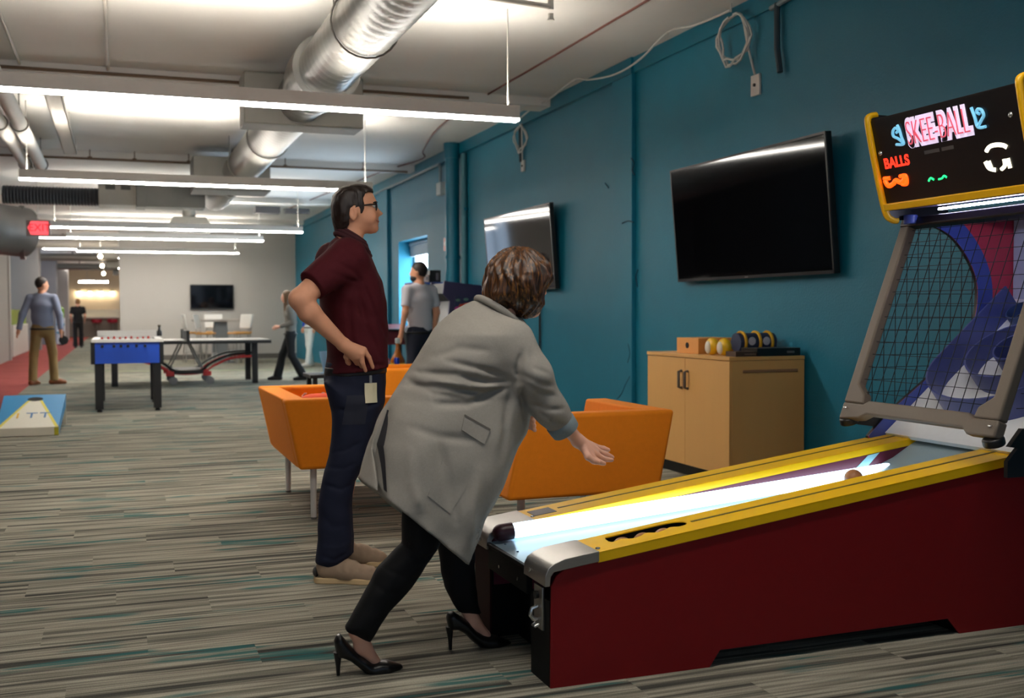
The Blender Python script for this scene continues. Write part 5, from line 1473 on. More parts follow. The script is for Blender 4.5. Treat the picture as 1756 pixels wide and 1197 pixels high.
# far arm hangs beside the body
sf, ef, wf2 = (1.01, 5.07, 1.44), (1.042, 5.13, 1.207), (1.102, 5.1, 1.01)
b.chain([sf, ef, wf2], [.058, .043, .028], .03)
hx = np.array(wf2)
b.cone(hx, hx + (.03, -.01, -.07), .026, .022, .01)
for i in range(4):
    q0 = hx + (.045 - .02 * i, -.012, -.085); q1 = q0 + (.006, -.012, -.04 - .005 * (i in (1, 2))); q2 = q1 + (-.004, -.016, -.025)
    b.chain([q0, q1, q2], [.0105, .0095, .008], .004)
b.chain([hx + (.03, -.02, -.03), hx + (.058, -.03, -.06), hx + (.062, -.035, -.09)], [.013, .0105, .009], .006)
skin('body', b, .0042, M_skin, man)
# hair
h = Field()
hp = [(1.113, 1.761), (1.106, 1.79), (1.076, 1.805), (1.03, 1.806), (0.986, 1.801), (0.951, 1.785), (0.924, 1.752), (0.916, 1.707), (0.918, 1.654), (0.928, 1.601), (0.941, 1.575), (1, 1.555), (1.109, 1.584), (1.143, 1.692), (1.127, 1.751)]
h.pillow(hp, MY, lambda x, z: np.maximum(faceH(x, z) + .008, .012) * np.interp(z, [1.56, 1.60, 1.66, 1.8], [.84, .92, 1.03, 1.03]), .05, 0)
h.mask([(1.133, 1.77), (1.111, 1.812), (1.03, 1.827), (0.896, 1.812), (0.893, 1.574), (0.952, 1.575), (0.974, 1.589), (0.983, 1.619), (0.982, 1.656), (0.985, 1.688), (1.002, 1.7), (1.023, 1.698), (1.031, 1.686), (1.034, 1.665), (1.042, 1.664), (1.05, 1.684), (1.053, 1.711), (1.049, 1.738), (1.056, 1.756), (1.075, 1.768), (1.105, 1.767)])
h.warp(ripple(.0016, 260, 3, (1, 1, .25)))
skin('hair', h, .0042, M_dhair, man, smooth_it=1)
for s_ in (-1, 1):
    q0, q1 = (1.108, 4.88, 1.721), (1.127, 4.88, 1.725)
    MB().tube([(q0[0] - .008, MY + s_ * .052, q0[2] - .002), (q0[0] + .004, MY + s_ * .040, q0[2] + .003), (q1[0] - .002, MY + s_ * .018, q1[2])], [.003, .0045, .003], 8).build('eyebrow', M_dhair, man, True)
    q = (1.11, 4.88, 1.703)
    ey = MB().ball((q[0] - .008, MY + s_ * .031, q[2]), .0125, 16, 10).build('eye', mat('eye_white', (226, 222, 214), .2), man, True, smooth=180)
    MB().ball((q[0] + .0005, MY + s_ * .034, q[2]), .0055, 12, 8).build('iris', mat('iris_brown', (46, 30, 20), .2), ey, True, smooth=180)
q = (1.133, 4.88, 1.637)
MB().tube([(q[0] - .016, MY - .030, q[2] + .004), (q[0] - .001, MY - .014, q[2]), (q[0], MY, q[2]), (q[0] - .001, MY + .014, q[2]), (q[0] - .016, MY + .030, q[2] + .004)], .0032, 8).build('lips', mat('lip_tone', (176, 104, 92), .5), man, True)
# glasses
g = MB()
q0, q1, q2, q3 = (1.127, 4.88, 1.712), (1.127, 4.88, 1.694), (1.007, 4.88, 1.696), (1.099, 4.88, 1.71)
for s_ in (-1, 1):
    ring = []
    for a in np.linspace(0, 2 * PI, 24, False):
        sq = lambda v: math.copysign(abs(v) ** .6, v)
        ring.append((q0[0] - .004 - .012 * (0.5 + .5 * sq(math.cos(a))) , MY + s_ * (.034 + .025 * sq(math.cos(a))), (q0[2] + q1[2]) / 2 + .017 * sq(math.sin(a))))
    g.tube(ring, .003, 8, True)
    g.tube([(q0[0] - .016, MY + s_ * .060, q0[2] - .002), (q3[0] - .02, MY + s_ * .074, q3[2] - .001), (q2[0] + .01, MY + s_ * .081, q2[2] + .002), (q2[0] - .006, MY + s_ * .081, q2[2] - .008)], .0034, 8)
g.tube([(q0[0] - .004, MY - .010, q0[2] - .006), (q0[0] + .002, MY, q0[2] - .003), (q0[0] - .004, MY + .010, q0[2] - .006)], .0022, 8)
gl = g.build('glasses', mat('glasses_black', (14, 14, 16), .25), man, True, smooth=60)
for s_ in (-1, 1):
    MB().ball((q0[0] - .009, MY + s_ * .034, (q0[2] + q1[2]) / 2), .016, 16, 8, (.10, 1.45, .95)).build('lens', mat('lens_clear', (220, 226, 230), .05, trans=.95), gl, True, smooth=180)
# polo shirt
sh_ = Field()
sp = [(0.944, 1.573), (0.912, 1.543), (0.887, 1.473), (0.867, 1.381), (0.861, 1.288), (0.871, 1.187), (0.891, 1.089), (0.893, 1.009), (0.881, 0.942), (0.875, 0.809), (1.025, 0.777), (1.163, 0.799), (1.17, 0.935), (1.168, 1.025), (1.169, 1.15), (1.159, 1.275), (1.14, 1.364), (1.113, 1.431), (1.092, 1.474), (1.07, 1.503), (1.032, 1.526), (0.987, 1.552)]
sh_.pillow(sp, MY, lambda x, z: np.interp(z, [.94, 1.05, 1.2, 1.38, 1.47, 1.56], [.176, .172, .178, .205, .185, .075]), .11, .0)
for y_, e_ in ((4.70, (0.782, 4.64, 1.335)), (5.06, (1.028, 5.11, 1.305))):
    s0 = (0.956, 4.88, 1.474)
    s0 = (s0[0], y_ + (.02 if y_ < MY else -.02), s0[2] - .01)
    d_ = np.array(e_) - np.array(s0); d_ = d_ / np.linalg.norm(d_)
    sh_.cone(s0, np.array(e_) + d_ * .05, .088, .066, .05)
    sh_.clip(np.array(e_), d_, .13)
hm, = [(0.994, 4.88, 0.95)]
sh_.clip(hm, (.10, 0, -1), .5)
sh_.warp(crease([([(1.014, 1.352), (1.078, 1.207), (1.146, 1.099)], .012, .007), ([(0.998, 1.315), (1.037, 1.154), (1.104, 1.018)], .014, .008), ([(0.957, 1.261), (0.969, 1.101), (1.022, 0.979)], .012, .008),
                 ([(0.919, 1.5), (0.999, 1.435), (1.031, 1.355)], .012, .006), ([(0.892, 1.434), (0.972, 1.395), (1.015, 1.358)], .010, .006), ([(0.852, 1.394), (0.931, 1.368), (0.998, 1.352)], .008, .005),
                 ([(0.928, 1.048), (1.022, 0.987), (1.131, 0.977)], .010, .007), ([(1.107, 1.396), (1.128, 1.261), (1.147, 1.153)], .014, .004)], MY))
sh_.warp(ripple(.0018, 26, 1))
shirt = skin('shirt', sh_, .006, mat('maroon_knit', (74, 20, 28), .85, noise=(90, .12), bump=(400, .12), spec=.2), man, smooth_it=2)
# collar
cl = MB()
ctr = (1.005, 4.88, 1.539)
for dz, rr, rad in ((.0, 0, .011), (.016, -.006, .011), (.03, -.010, .008)):
    pts = []
    for a in np.linspace(-PI * .93, PI * .93, 30):
        ca, sa = math.cos(a), math.sin(a)
        x = ctr[0] - (.079 + rr) * ca + .008
        pts.append((x, MY + (.070 + rr) * sa, ctr[2] + .028 * ca * 1.5 + dz - (.02 if ca < -.8 else 0)))
    cl.tube(pts, rad, 10)
cl.build('collar', mat('maroon_collar', (58, 14, 22), .85), shirt, True, smooth=60)
# jeans
jn = Field()
HJ = lambda x, z: np.interp(z, [.0, .5, .70, .80, .9, 1.0], [.075, .085, .13, .165, .17, .16])
jn.pillow([(0.905, 1.155), (0.893, 1.049), (0.881, 0.942), (0.876, 0.91), (0.888, 0.849), (0.909, 0.77), (0.938, 0.659), (1.018, 0.602), (1.101, 0.652), (1.132, 0.732), (1.152, 0.808), (1.158, 0.9), (1.159, 1.017), (1.138, 1.153)], MY, lambda x, z: np.interp(z, [.6, .72, .8, 1.0], [.10, .155, .17, .162]), .12, 0)
jn.pillow([(0.86, 0.908), (0.895, 0.773), (0.894, 0.676), (0.88, 0.579), (0.847, 0.468), (0.828, 0.356), (0.823, 0.193), (0.812, 0.093), (0.856, 0.066), (0.909, 0.066), (0.979, 0.122), (0.98, 0.215), (0.973, 0.346), (0.99, 0.451), (1.039, 0.526), (1.064, 0.605), (1.095, 0.715), (1.109, 0.808), (1.002, 0.891)], 4.795, lambda x, z: np.interp(z, [0, .1, .5, .75], [.078, .07, .078, .09]), .07, .03)
jn.pillow([(0.945, 0.881), (0.952, 0.758), (0.945, 0.552), (0.916, 0.436), (0.899, 0.319), (0.897, 0.157), (0.902, 0.093), (0.965, 0.063), (1.023, 0.086), (1.024, 0.183), (1.017, 0.311), (1.029, 0.421), (1.083, 0.504), (1.109, 0.586), (1.141, 0.704), (1.153, 0.792)], 4.975, lambda x, z: np.interp(z, [0, .1, .5, .75], [.078, .07, .078, .09]), .07, .03)
wt, = [(0.995, 4.88, 0.999)]
jn.clip(wt, (-.05, 0, 1), .4)
jn.warp(crease([([(0.888, 0.592), (0.946, 0.608), (1.005, 0.639)], .007, .005), ([(0.866, 0.527), (0.932, 0.524), (0.985, 0.547)], .008, .005), ([(0.855, 0.449), (0.918, 0.432), (0.971, 0.447)], .008, .006), ([(0.831, 0.134), (0.888, 0.116), (0.963, 0.15)], .008, .006), ([(0.831, 0.174), (0.902, 0.168), (0.969, 0.189)], .007, -.004), ([(0.9, 0.789), (0.974, 0.781), (1.082, 0.809)], .008, .006), ([(0.838, 0.318), (0.877, 0.263), (0.943, 0.271)], .01, .004)], 4.83))
jn.warp(ripple(.0016, 30, 5))
jeans = skin('jeans', jn, .006, mat('indigo_denim', (30, 34, 52), .8, noise=(14, .25), bump=(500, .15), spec=.2), man)
bt = Field()
bt.pillow([(0.902, 1.155), (0.891, 1.049), (0.879, 0.942), (0.873, 0.91), (0.885, 0.809), (1.019, 0.723), (1.144, 0.8), (1.161, 0.9), (1.162, 1.017), (1.141, 1.153)], MY, lambda x, z: np.interp(z, [.6, .72, .8, 1.0], [.10, .157, .173, .1655]), .12, 0)
b0, b1 = (1.027, 4.88, 0.976), (1.027, 4.88, 0.936)
bt.clip(b0, (-.05, 0, 1), .4).clip(b1, (.05, 0, -1), .4)
belt = skin('belt', bt, .005, mat('belt_black', (20, 18, 18), .5), man)
drape('leather_patch', belt, lambda u, v: (.925 + .045 * u - .95, -.4, .962 + .022 * v), 5, 3, .003, mat('patch_tan', (176, 130, 84), .6), belt)
bd = drape('id_badge', jeans, lambda u, v: (1.025 + .058 * u - .95, -.4, .815 + .088 * v), 6, 8, .004, mat('badge_cream', (216, 208, 176), .45), man, lift=.004)
drape('badge_clip', jeans, lambda u, v: (1.047 + .012 * u - .95, -.4, .903 + .034 * v), 2, 4, .004, mat('clip_grey', (150, 152, 156), .3, .5), bd, lift=.004)
drape('pocket', jeans, lambda u, v: (.925 + .10 * u + .02 * v - .95, -.4, .72 + .13 * v), 8, 8, .002, mat('indigo_pocket', (26, 30, 46), .8), jeans)

def sneaker(who, heel, toe, z=0):
    d_ = Vector((toe[0] - heel[0], toe[1] - heel[1], 0)); L = d_.length
    off = Vector(who.location)
    f = Field()
    f.cone((.055, 0, .062), (.15, 0, .056), .047, .047, .03).cone((.15, 0, .05), (L - .07, 0, .036), .046, .042, .03).ell((L - .065, 0, .034), (.062, .048, .036), .02)
    f.cone((.055, 0, .085), (.085, 0, .105), .040, .036, .02)
    f.clip((.1, 0, .018), (0, 0, -1), .4)
    f.warp(lambda P: .002 * np.sin(P[:, 0] * 160) * (P[:, 2] > .06) * (P[:, 0] > .1))
    o = skin('shoe', f, .005, mat('tan_suede', (152, 130, 108), .85, noise=(50, .12)), who, world=False)
    o.location = Vector((heel[0], heel[1], z)) - off
    o.rotation_euler = (0, 0, math.atan2(d_.y, d_.x))
    prof = [(-.006, 0), (.02, -.036), (.08, -.037), (.15, -.036), (L - .09, -.052), (L - .03, -.038), (L + .004, -.006), (L - .004, .024), (L - .06, .044), (.15, .038), (.06, .037), (.015, .034)]
    pr = spline(prof, 5, True)
    MB().prism([(a, c) for a, c in pr], 'z', 0, .027).build('sole', mat('cream_sole', (206, 178, 134), .6), o, bevel=.005)
    MB().ball((.006, 0, .05), .03, 12, 8, (.5, 1.1, .8)).build('heel_patch', mat('heel_dark', (40, 38, 38), .6), o, smooth=180)
    for k in range(3):
        MB().tube([(.125 + .024 * k, -.034, .082 - .006 * k), (.135 + .024 * k, 0, .104 - .009 * k), (.125 + .024 * k, .034, .082 - .006 * k)], .004, 6).build('lace', mat('lace_tan', (160, 134, 104), .8), o, smooth=60)
    return o
sneaker(man, (.815, 4.825), (1.095, 4.70))
sneaker(man, (.925, 5.06), (1.205, 5.05))

# ---------------------------------------------------------------- the woman throwing
WY = 3.60
wom = thing('person', 'woman in a grey coat and black heels bending forward to throw a ball', 'person', (1.0, WY, 0))
b = Field()
hc = (1.339, 3.6, 1.329)
b.ell(hc, (.088, .078, .098), .02)
q = (1.389, 3.62, 1.281)
b.ell(q, (.058, .055, .07), .04)
q0, q1 = (1.433, 3.635, 1.313), (1.457, 3.635, 1.288)
b.cone(q0, q1, .010, .011, .01)
q0, q1 = (1.389, 3.62, 1.224), (1.413, 3.62, 1.218)
b.cone(q0, q1, .03, .02, .03)
for s_ in (-1, 1):
    b.ell((hc[0] + .002, WY + s_ * .08, hc[2] - .02), (.018, .01, .03), .008)
q0, q1 = (1.44, 3.635, 1.258), (1.442, 3.635, 1.248)
b.cone((q0[0] - .004, q0[1] - .012, q0[2]), (q1[0] - .004, q1[1] + .012, q1[2] + .006), .008, .008, .006)
n0, n1, n2 = (1.307, 3.6, 1.26), (1.27, 3.6, 1.198), (1.225, 3.6, 1.136)
b.chain([n0, n1, n2], [.048, .048, .055], .03)
b.chain([(1.225, 3.6, 1.126), (1.127, 3.6, 0.983), (1.019, 3.6, 0.802)], [.06, .065, .07], .04, ((0, 1, 0), 1.6))
s0, e0, w0 = (1.266, 3.43, 1.093), (1.36, 3.41, 0.924), (1.511, 3.45, 0.764)
b.chain([s0, e0, w0], [.036, .028, .0225], .02)
kn = [(1.561, 3.428, 0.702), (1.586, 3.452, 0.71), (1.599, 3.476, 0.721), (1.601, 3.5, 0.733)]
for k_ in kn:
    b.cone(w0, k_, .019, .0125, .012)
tips = [[(1.588, 3.428, 0.686), (1.604, 3.432, 0.681)], [(1.619, 3.455, 0.692), (1.647, 3.46, 0.688)], [(1.635, 3.478, 0.707), (1.661, 3.485, 0.694)], [(1.636, 3.505, 0.725), (1.658, 3.512, 0.717)]]
for k_, t_ in zip(kn, tips):
    b.chain([k_] + t_, [.0105, .0095, .0082], .004)
b.chain([(1.526, 3.435, 0.74), (1.531, 3.41, 0.712), (1.551, 3.405, 0.696), (1.57, 3.408, 0.69)], [.014, .012, .0105, .009], .007)
# far arm, folded in front of the body
s1, e1, w1 = (1.368, 3.77, 1.077), (1.329, 3.84, 0.897), (1.375, 3.74, 0.827)
b.chain([s1, e1, w1], [.045, .038, .024], .02)
w1 = np.array(w1)
for i in range(4):
    q0 = w1 + (.03, -.03 - .004 * i, .02 - .017 * i)
    b.cone(w1, q0, .019, .012, .01)
    b.chain([q0, q0 + (.02, -.022, -.004), q0 + (.022, -.046, -.012)], [.0105, .0092, .008], .004)
b.chain([w1 + (.01, 0, .015), w1 + (.03, -.015, .04), w1 + (.045, -.03, .05)], [.013, .011, .009], .006)
# legs and feet
b.chain([(0.986, 3.52, 0.752), (0.945, 3.52, 0.445), (0.735, 3.53, 0.149), (0.756, 3.54, 0.092), (0.801, 3.545, 0.033)], [.05, .03, .025, .026, .017], .02)
b.chain([(1.096, 3.68, 0.728), (1.131, 3.68, 0.377), (1.178, 3.68, 0.138), (1.194, 3.675, 0.089), (1.241, 3.67, 0.04)], [.05, .03, .025, .025, .017], .02)
skin('body', b, .0042, M_skin2, wom)
# bob of brown hair
h = Field()
hp = [(1.326, 1.451), (1.295, 1.443), (1.266, 1.426), (1.242, 1.403), (1.227, 1.376), (1.218, 1.332), (1.211, 1.287), (1.217, 1.254), (1.237, 1.237), (1.265, 1.229), (1.307, 1.216), (1.338, 1.2), (1.37, 1.197), (1.397, 1.206), (1.415, 1.22), (1.426, 1.241), (1.424, 1.266), (1.431, 1.285), (1.444, 1.304), (1.456, 1.325), (1.461, 1.359), (1.447, 1.395), (1.415, 1.426), (1.38, 1.446)]
h.pillow(hp, 3.585, lambda x, z: np.interp(z, [1.19, 1.25, 1.33, 1.45], [.075, .10, .108, .08]), .09, 0)
q = (1.475, 3.66, 1.261)
h.ell((q[0], q[1] + .035, q[2]), (.05, .055, .075), .02, None, True)
def locks(P):
    cx, cz = hc[0], hc[2]
    az = np.arctan2(P[:, 1] - 3.585, P[:, 0] - cx)
    zz = P[:, 2] - cz
    a = np.sin(az * 15 + 26 * zz + 2.2 * np.sin(zz * 40 + az * 3)) * .0045
    c = np.sin(az * 34 - 34 * zz + 1.5 * np.sin(az * 9)) * .0022
    d = np.sin(zz * 70 + az * 4) * .002 * (zz < .02)
    return a + c + d
h.warp(locks)
def hair_mat():
    M = bpy.data.materials.new('layered_brown_hair'); M.use_nodes = True
    nt = M.node_tree; bs = nt.nodes['Principled BSDF']
    bs.inputs['Roughness'].default_value = .42
    tc = nt.nodes.new('ShaderNodeTexCoord'); mp = nt.nodes.new('ShaderNodeMapping')
    mp.inputs['Scale'].default_value = (70, 70, 10)
    nz = nt.nodes.new('ShaderNodeTexNoise'); nz.inputs['Scale'].default_value = 1.6; nz.inputs['Detail'].default_value = 5; nz.inputs['Distortion'].default_value = .6
    r_ = nt.nodes.new('ShaderNodeValToRGB'); e = r_.color_ramp.elements
    e[0].position, e[0].color = .38, lin((30, 18, 10)); e[1].position, e[1].color = .78, lin((166, 112, 48))
    q = e.new(.56); q.color = lin((84, 50, 22))
    nt.links.new(tc.outputs['Object'], mp.inputs[0]); nt.links.new(mp.outputs[0], nz.inputs[0]); nt.links.new(nz.outputs[0], r_.inputs[0]); nt.links.new(r_.outputs[0], bs.inputs['Base Color'])
    return M
skin('hair', h, .0042, hair_mat(), wom, smooth_it=1)
# grey coat
ct = Field()
cp = [(1.211, 1.256), (1.176, 1.258), (1.142, 1.244), (1.107, 1.227), (1.071, 1.197), (1.037, 1.161), (1, 1.104), (0.967, 1.048), (0.922, 0.986), (0.879, 0.927), (0.849, 0.876), (0.831, 0.836), (0.808, 0.781), (0.791, 0.726), (0.766, 0.649), (0.737, 0.551), (0.849, 0.365), (1.058, 0.182), (1.144, 0.236), (1.138, 0.361), (1.194, 0.499), (1.256, 0.593), (1.318, 0.731), (1.352, 0.784), (1.38, 0.871), (1.396, 0.966), (1.401, 1.06), (1.383, 1.141), (1.354, 1.197), (1.314, 1.212), (1.259, 1.241)]
Hc = lambda x, z: np.interp(z, [.37, .60, .78, .92, 1.05, 1.14, 1.22, 1.27], [.27, .245, .215, .18, .195, .19, .13, .075])
ct.pillow(cp, WY, Hc, .15, 0)
ct.pillow([(0.914, 0.705), (0.868, 0.647), (0.81, 0.55), (0.808, 0.368), (1.057, 0.14), (1.144, 0.215), (1.178, 0.463), (1.223, 0.606), (1.083, 0.738)], WY, lambda x, z: np.interp(z, [.2, .60, .78], [.235, .21, .18]), .12, 0, True)
ha, hb_ = (0.768, 3.6, 0.647), (1.093, 3.6, 0.367)
he = np.array(hb_) - np.array(ha)
ct.clip((np.array(ha) + np.array(hb_)) / 2, (he[2], 0, -he[0]), .45)
slv = [(1.272, 3.47, 1.112), (1.326, 3.42, 0.998), (1.401, 3.43, 0.879), (1.469, 3.445, 0.793)]
ct.chain(slv, [.080, .066, .053, .046], .035)
sl2 = [(1.354, 3.73, 1.1), (1.329, 3.84, 0.897), (1.362, 3.78, 0.844)]
ct.chain(sl2, [.078, .062, .05], .035)
ce = np.array((1.459, 3.443, 0.806)); cd = np.array(slv[3]) - np.array(slv[2]); cd = cd / np.linalg.norm(cd)
ct.clip(ce, cd, .12)
ct.warp(crease([
    ([(1.261, 0.981), (1.159, 0.984), (1.054, 1.011), (0.962, 1.013)], .011, .013), ([(1.248, 0.961), (1.148, 0.944), (1.033, 0.967), (0.921, 0.971)], .010, .012), ([(1.24, 0.996), (1.138, 1.029), (1.034, 1.055)], .010, .010),
    ([(1.212, 0.95), (1.095, 0.91), (0.992, 0.913)], .012, .011), ([(1.159, 1.089), (1.076, 1.098), (1.009, 1.067)], .012, .006), ([(1.197, 0.967), (1.096, 0.968), (0.982, 0.991)], .009, -.009),
    ([(1.279, 0.985), (1.296, 0.903), (1.321, 0.81)], .010, .014), ([(1.257, 0.965), (1.222, 0.845), (1.204, 0.724)], .014, .008), ([(1.275, 1.087), (1.261, 1.026), (1.27, 0.981)], .010, .012),
    ([(0.91, 0.837), (0.981, 0.81), (1.094, 0.789)], .014, .006), ([(0.991, 0.774), (1.01, 0.654), (1.03, 0.532)], .016, .008), ([(1.115, 0.688), (1.093, 0.568), (1.082, 0.448)], .018, -.008), ([(0.889, 0.759), (0.888, 0.661), (0.908, 0.58)], .016, -.006),
    ([(0.921, 0.994), (0.982, 0.949), (1.074, 0.93)], .010, .008), ([(1.266, 1.01), (1.322, 0.979), (1.382, 0.967)], .008, .009), ([(1.285, 0.979), (1.332, 0.944), (1.397, 0.93)], .008, .008), ([(1.311, 0.909), (1.364, 0.887), (1.425, 0.885)], .008, .008), ([(1.301, 1.089), (1.311, 1.029), (1.365, 1.008)], .008, .006),
    ([(1.343, 0.878), (1.386, 0.842), (1.429, 0.828)], .006, .006)], WY + .02))
ct.warp(ripple(.0022, 22, 8))
def vent(P):
    q0, q1, q2 = np.array([(0.852, 0.884)][0]), np.array([(0.815, 0.772)][0]), np.array([(0.804, 0.616)][0])
    Q = P[:, [0, 2]]; d = np.full(len(P), 9.)
    for a, c in ((q0, q1), (q1, q2)):
        e = c - a; t_ = np.clip(((Q - a) @ e) / (e @ e), 0, 1)
        d = np.minimum(d, np.linalg.norm(Q - a - t_[:, None] * e, axis=1))
    return .022 * np.exp(-(d / .0075) ** 2) * (P[:, 1] < WY - .02)
ct.warp(vent)
M_coat = mat('grey_twill', (148, 143, 135), .8, noise=(120, .10), bump=(500, .2), spec=.25)
coat = skin('coat', ct, .0052, M_coat, wom, smooth_it=2)
OW = np.array((1.0, 0, 0))
def quad(pts, nm, th, mt_, parent, lift=0, lb=None, nu=10, nv=8):
    p = [np.array(q) for q in pts]
    def fn(u, v):
        a = p[0] * (1 - u) + p[1] * u; c = p[3] * (1 - u) + p[2] * u
        w_ = a * (1 - v) + c * v
        return (w_[0] - 1.0, -.6, w_[1])
    return drape(nm, coat, fn, nu, nv, th, mt_, parent, back=.0, lift=lift, label=lb)
quad([(0.858, 0.886), (0.861, 0.884), (0.825, 0.77), (0.819, 0.772)], 'vent_lining', .006, mat('lining_dark', (26, 27, 34), .8), coat, nu=2, nv=14)
quad([(0.819, 0.772), (0.825, 0.77), (0.816, 0.629), (0.812, 0.634)], 'vent_lining', .006, mat('lining_dark', (26, 27, 34)), coat, nu=2, nv=14)
fl_ = quad([(1.08, 0.875), (1.163, 0.825), (1.14, 0.777), (1.065, 0.827)], 'pocket_flap', .006, M_coat, coat)
quad([(0.994, 0.729), (1.07, 0.639), (1.009, 0.558), (0.936, 0.621)], 'patch_pocket', .003, M_coat, coat)
quad([(1.08, 0.877), (1.165, 0.827), (1.163, 0.821), (1.078, 0.871)], 'flap_seam', .0075, mat('coat_seam', (96, 90, 84), .9), fl_, nu=10, nv=1)
# turned-back cuff
ck = MB()
ax0, ax1 = np.array(slv[2]), np.array(slv[3])
dd = Vector(cd); uu = dd.orthogonal().normalized(); ww = dd.cross(uu)
prof = [(.049, -.040), (.0535, -.036), (.0525, -.01), (.051, .004), (.046, .006), (.043, -.004), (.040, -.02)]
k0 = []
n = 28
for r_, s_ in prof:
    for j in range(n):
        a = 2 * PI * j / n
        k0.append(tuple(Vector(ce) + dd * s_ + (uu * math.cos(a) + ww * math.sin(a)) * r_))
fs = [(i * n + j, i * n + (j + 1) % n, (i + 1) * n + (j + 1) % n, (i + 1) * n + j) for i in range(len(prof) - 1) for j in range(n)]
ck.add(k0, fs).build('cuff', mat('cuff_lining', (122, 134, 138), .7, noise=(150, .12)), coat, True, smooth=60)
# collar roll at the nape
cr = MB()
c_ = np.array((1.259, 3.6, 1.208))
pts = []
for a in np.linspace(-2.2, 2.2, 26):
    pts.append((c_[0] - .075 * math.cos(a) + .01, WY + .078 * math.sin(a), c_[2] + .052 * math.cos(a) + .008))
cr.tube(pts, .013, 10).build('collar', M_coat, coat, True, smooth=60)
# black trousers
tr = Field()
tr.pillow([(0.914, 0.696), (0.901, 0.597), (0.894, 0.518), (0.893, 0.435), (0.812, 0.364), (0.759, 0.274), (0.693, 0.168), (0.697, 0.154), (0.732, 0.13), (0.776, 0.108), (0.804, 0.148), (0.843, 0.206), (0.923, 0.282), (0.973, 0.356), (1.01, 0.401), (1.053, 0.487), (1.1, 0.605), (1.079, 0.707)], 3.525, lambda x, z: np.interp(z, [.08, .2, .38, .6], [.045, .055, .07, .085]), .05, 0)
tr.pillow([(1.03, 0.668), (1.05, 0.457), (1.069, 0.344), (1.086, 0.228), (1.114, 0.175), (1.14, 0.131), (1.18, 0.119), (1.223, 0.119), (1.207, 0.189), (1.199, 0.256), (1.197, 0.395), (1.205, 0.552), (1.183, 0.66)], 3.68, lambda x, z: np.interp(z, [.1, .25, .6], [.045, .06, .085]), .045, .01)
tr.chain([(1.083, 3.6, 0.8), (1.029, 3.6, 0.679)], [.11, .11], .06, ((0, 1, 0), 1.4))
tr.warp(ripple(.0016, 40, 2))
tr.warp(crease([([(0.892, 0.433), (0.937, 0.389), (0.992, 0.399)], .008, .006), ([(0.815, 0.366), (0.885, 0.334), (0.936, 0.32)], .008, .004), ([(0.785, 0.314), (0.825, 0.28), (0.885, 0.284)], .008, .003)], 3.53))
skin('trousers', tr, .0055, mat('black_twill', (13, 13, 15), .75, noise=(40, .15), spec=.25), wom)
# pumps
M_pump = mat('black_leather', (12, 12, 13), .35, spec=.45)
for y, poly, h0, h1, vy in ((3.545, [(0.659, 0.117), (0.668, 0.136), (0.682, 0.142), (0.702, 0.115), (0.727, 0.084), (0.757, 0.055), (0.789, 0.031), (0.813, 0.036), (0.837, 0.035), (0.866, 0.024), (0.892, 0.013), (0.898, 0.002), (0.878, -0.012), (0.837, -0.019), (0.792, -0.017), (0.768, -0.005), (0.741, 0.021), (0.713, 0.046), (0.689, 0.058), (0.67, 0.063)], (0.672, 3.545, 0.08), (0.673, 3.545, 0.001), 0),
                            (3.672, [(1.09, 0.117), (1.096, 0.136), (1.114, 0.141), (1.144, 0.12), (1.175, 0.096), (1.202, 0.063), (1.228, 0.045), (1.251, 0.038), (1.273, 0.036), (1.305, 0.022), (1.337, 0.005), (1.338, -0.004), (1.314, -0.012), (1.278, -0.016), (1.242, -0.013), (1.215, -0.001), (1.184, 0.026), (1.157, 0.055), (1.131, 0.071), (1.1, 0.074)], (1.102, 3.672, 0.086), (1.105, 3.672, 0.006), 0)):
    f = Field()
    xm = np.array(poly)[:, 0]
    f.pillow(poly, y, lambda x, z, a=xm.min(), c=xm.max(): np.interp((x - a) / (c - a), [0, .2, .5, .75, 1], [.030, .033, .037, .042, .016]), .020, 0)
    o = skin('shoe', f, .0038, M_pump, wom, smooth_it=1)
    MB().tube([h0, ((h0[0] * .4 + h1[0] * .6), h0[1], (h0[2] * .4 + max(h1[2], 0) * .6)), (h1[0], h1[1], 0.001)], [.015, .008, .006], 12).build('heel', M_pump, o, True, smooth=60)

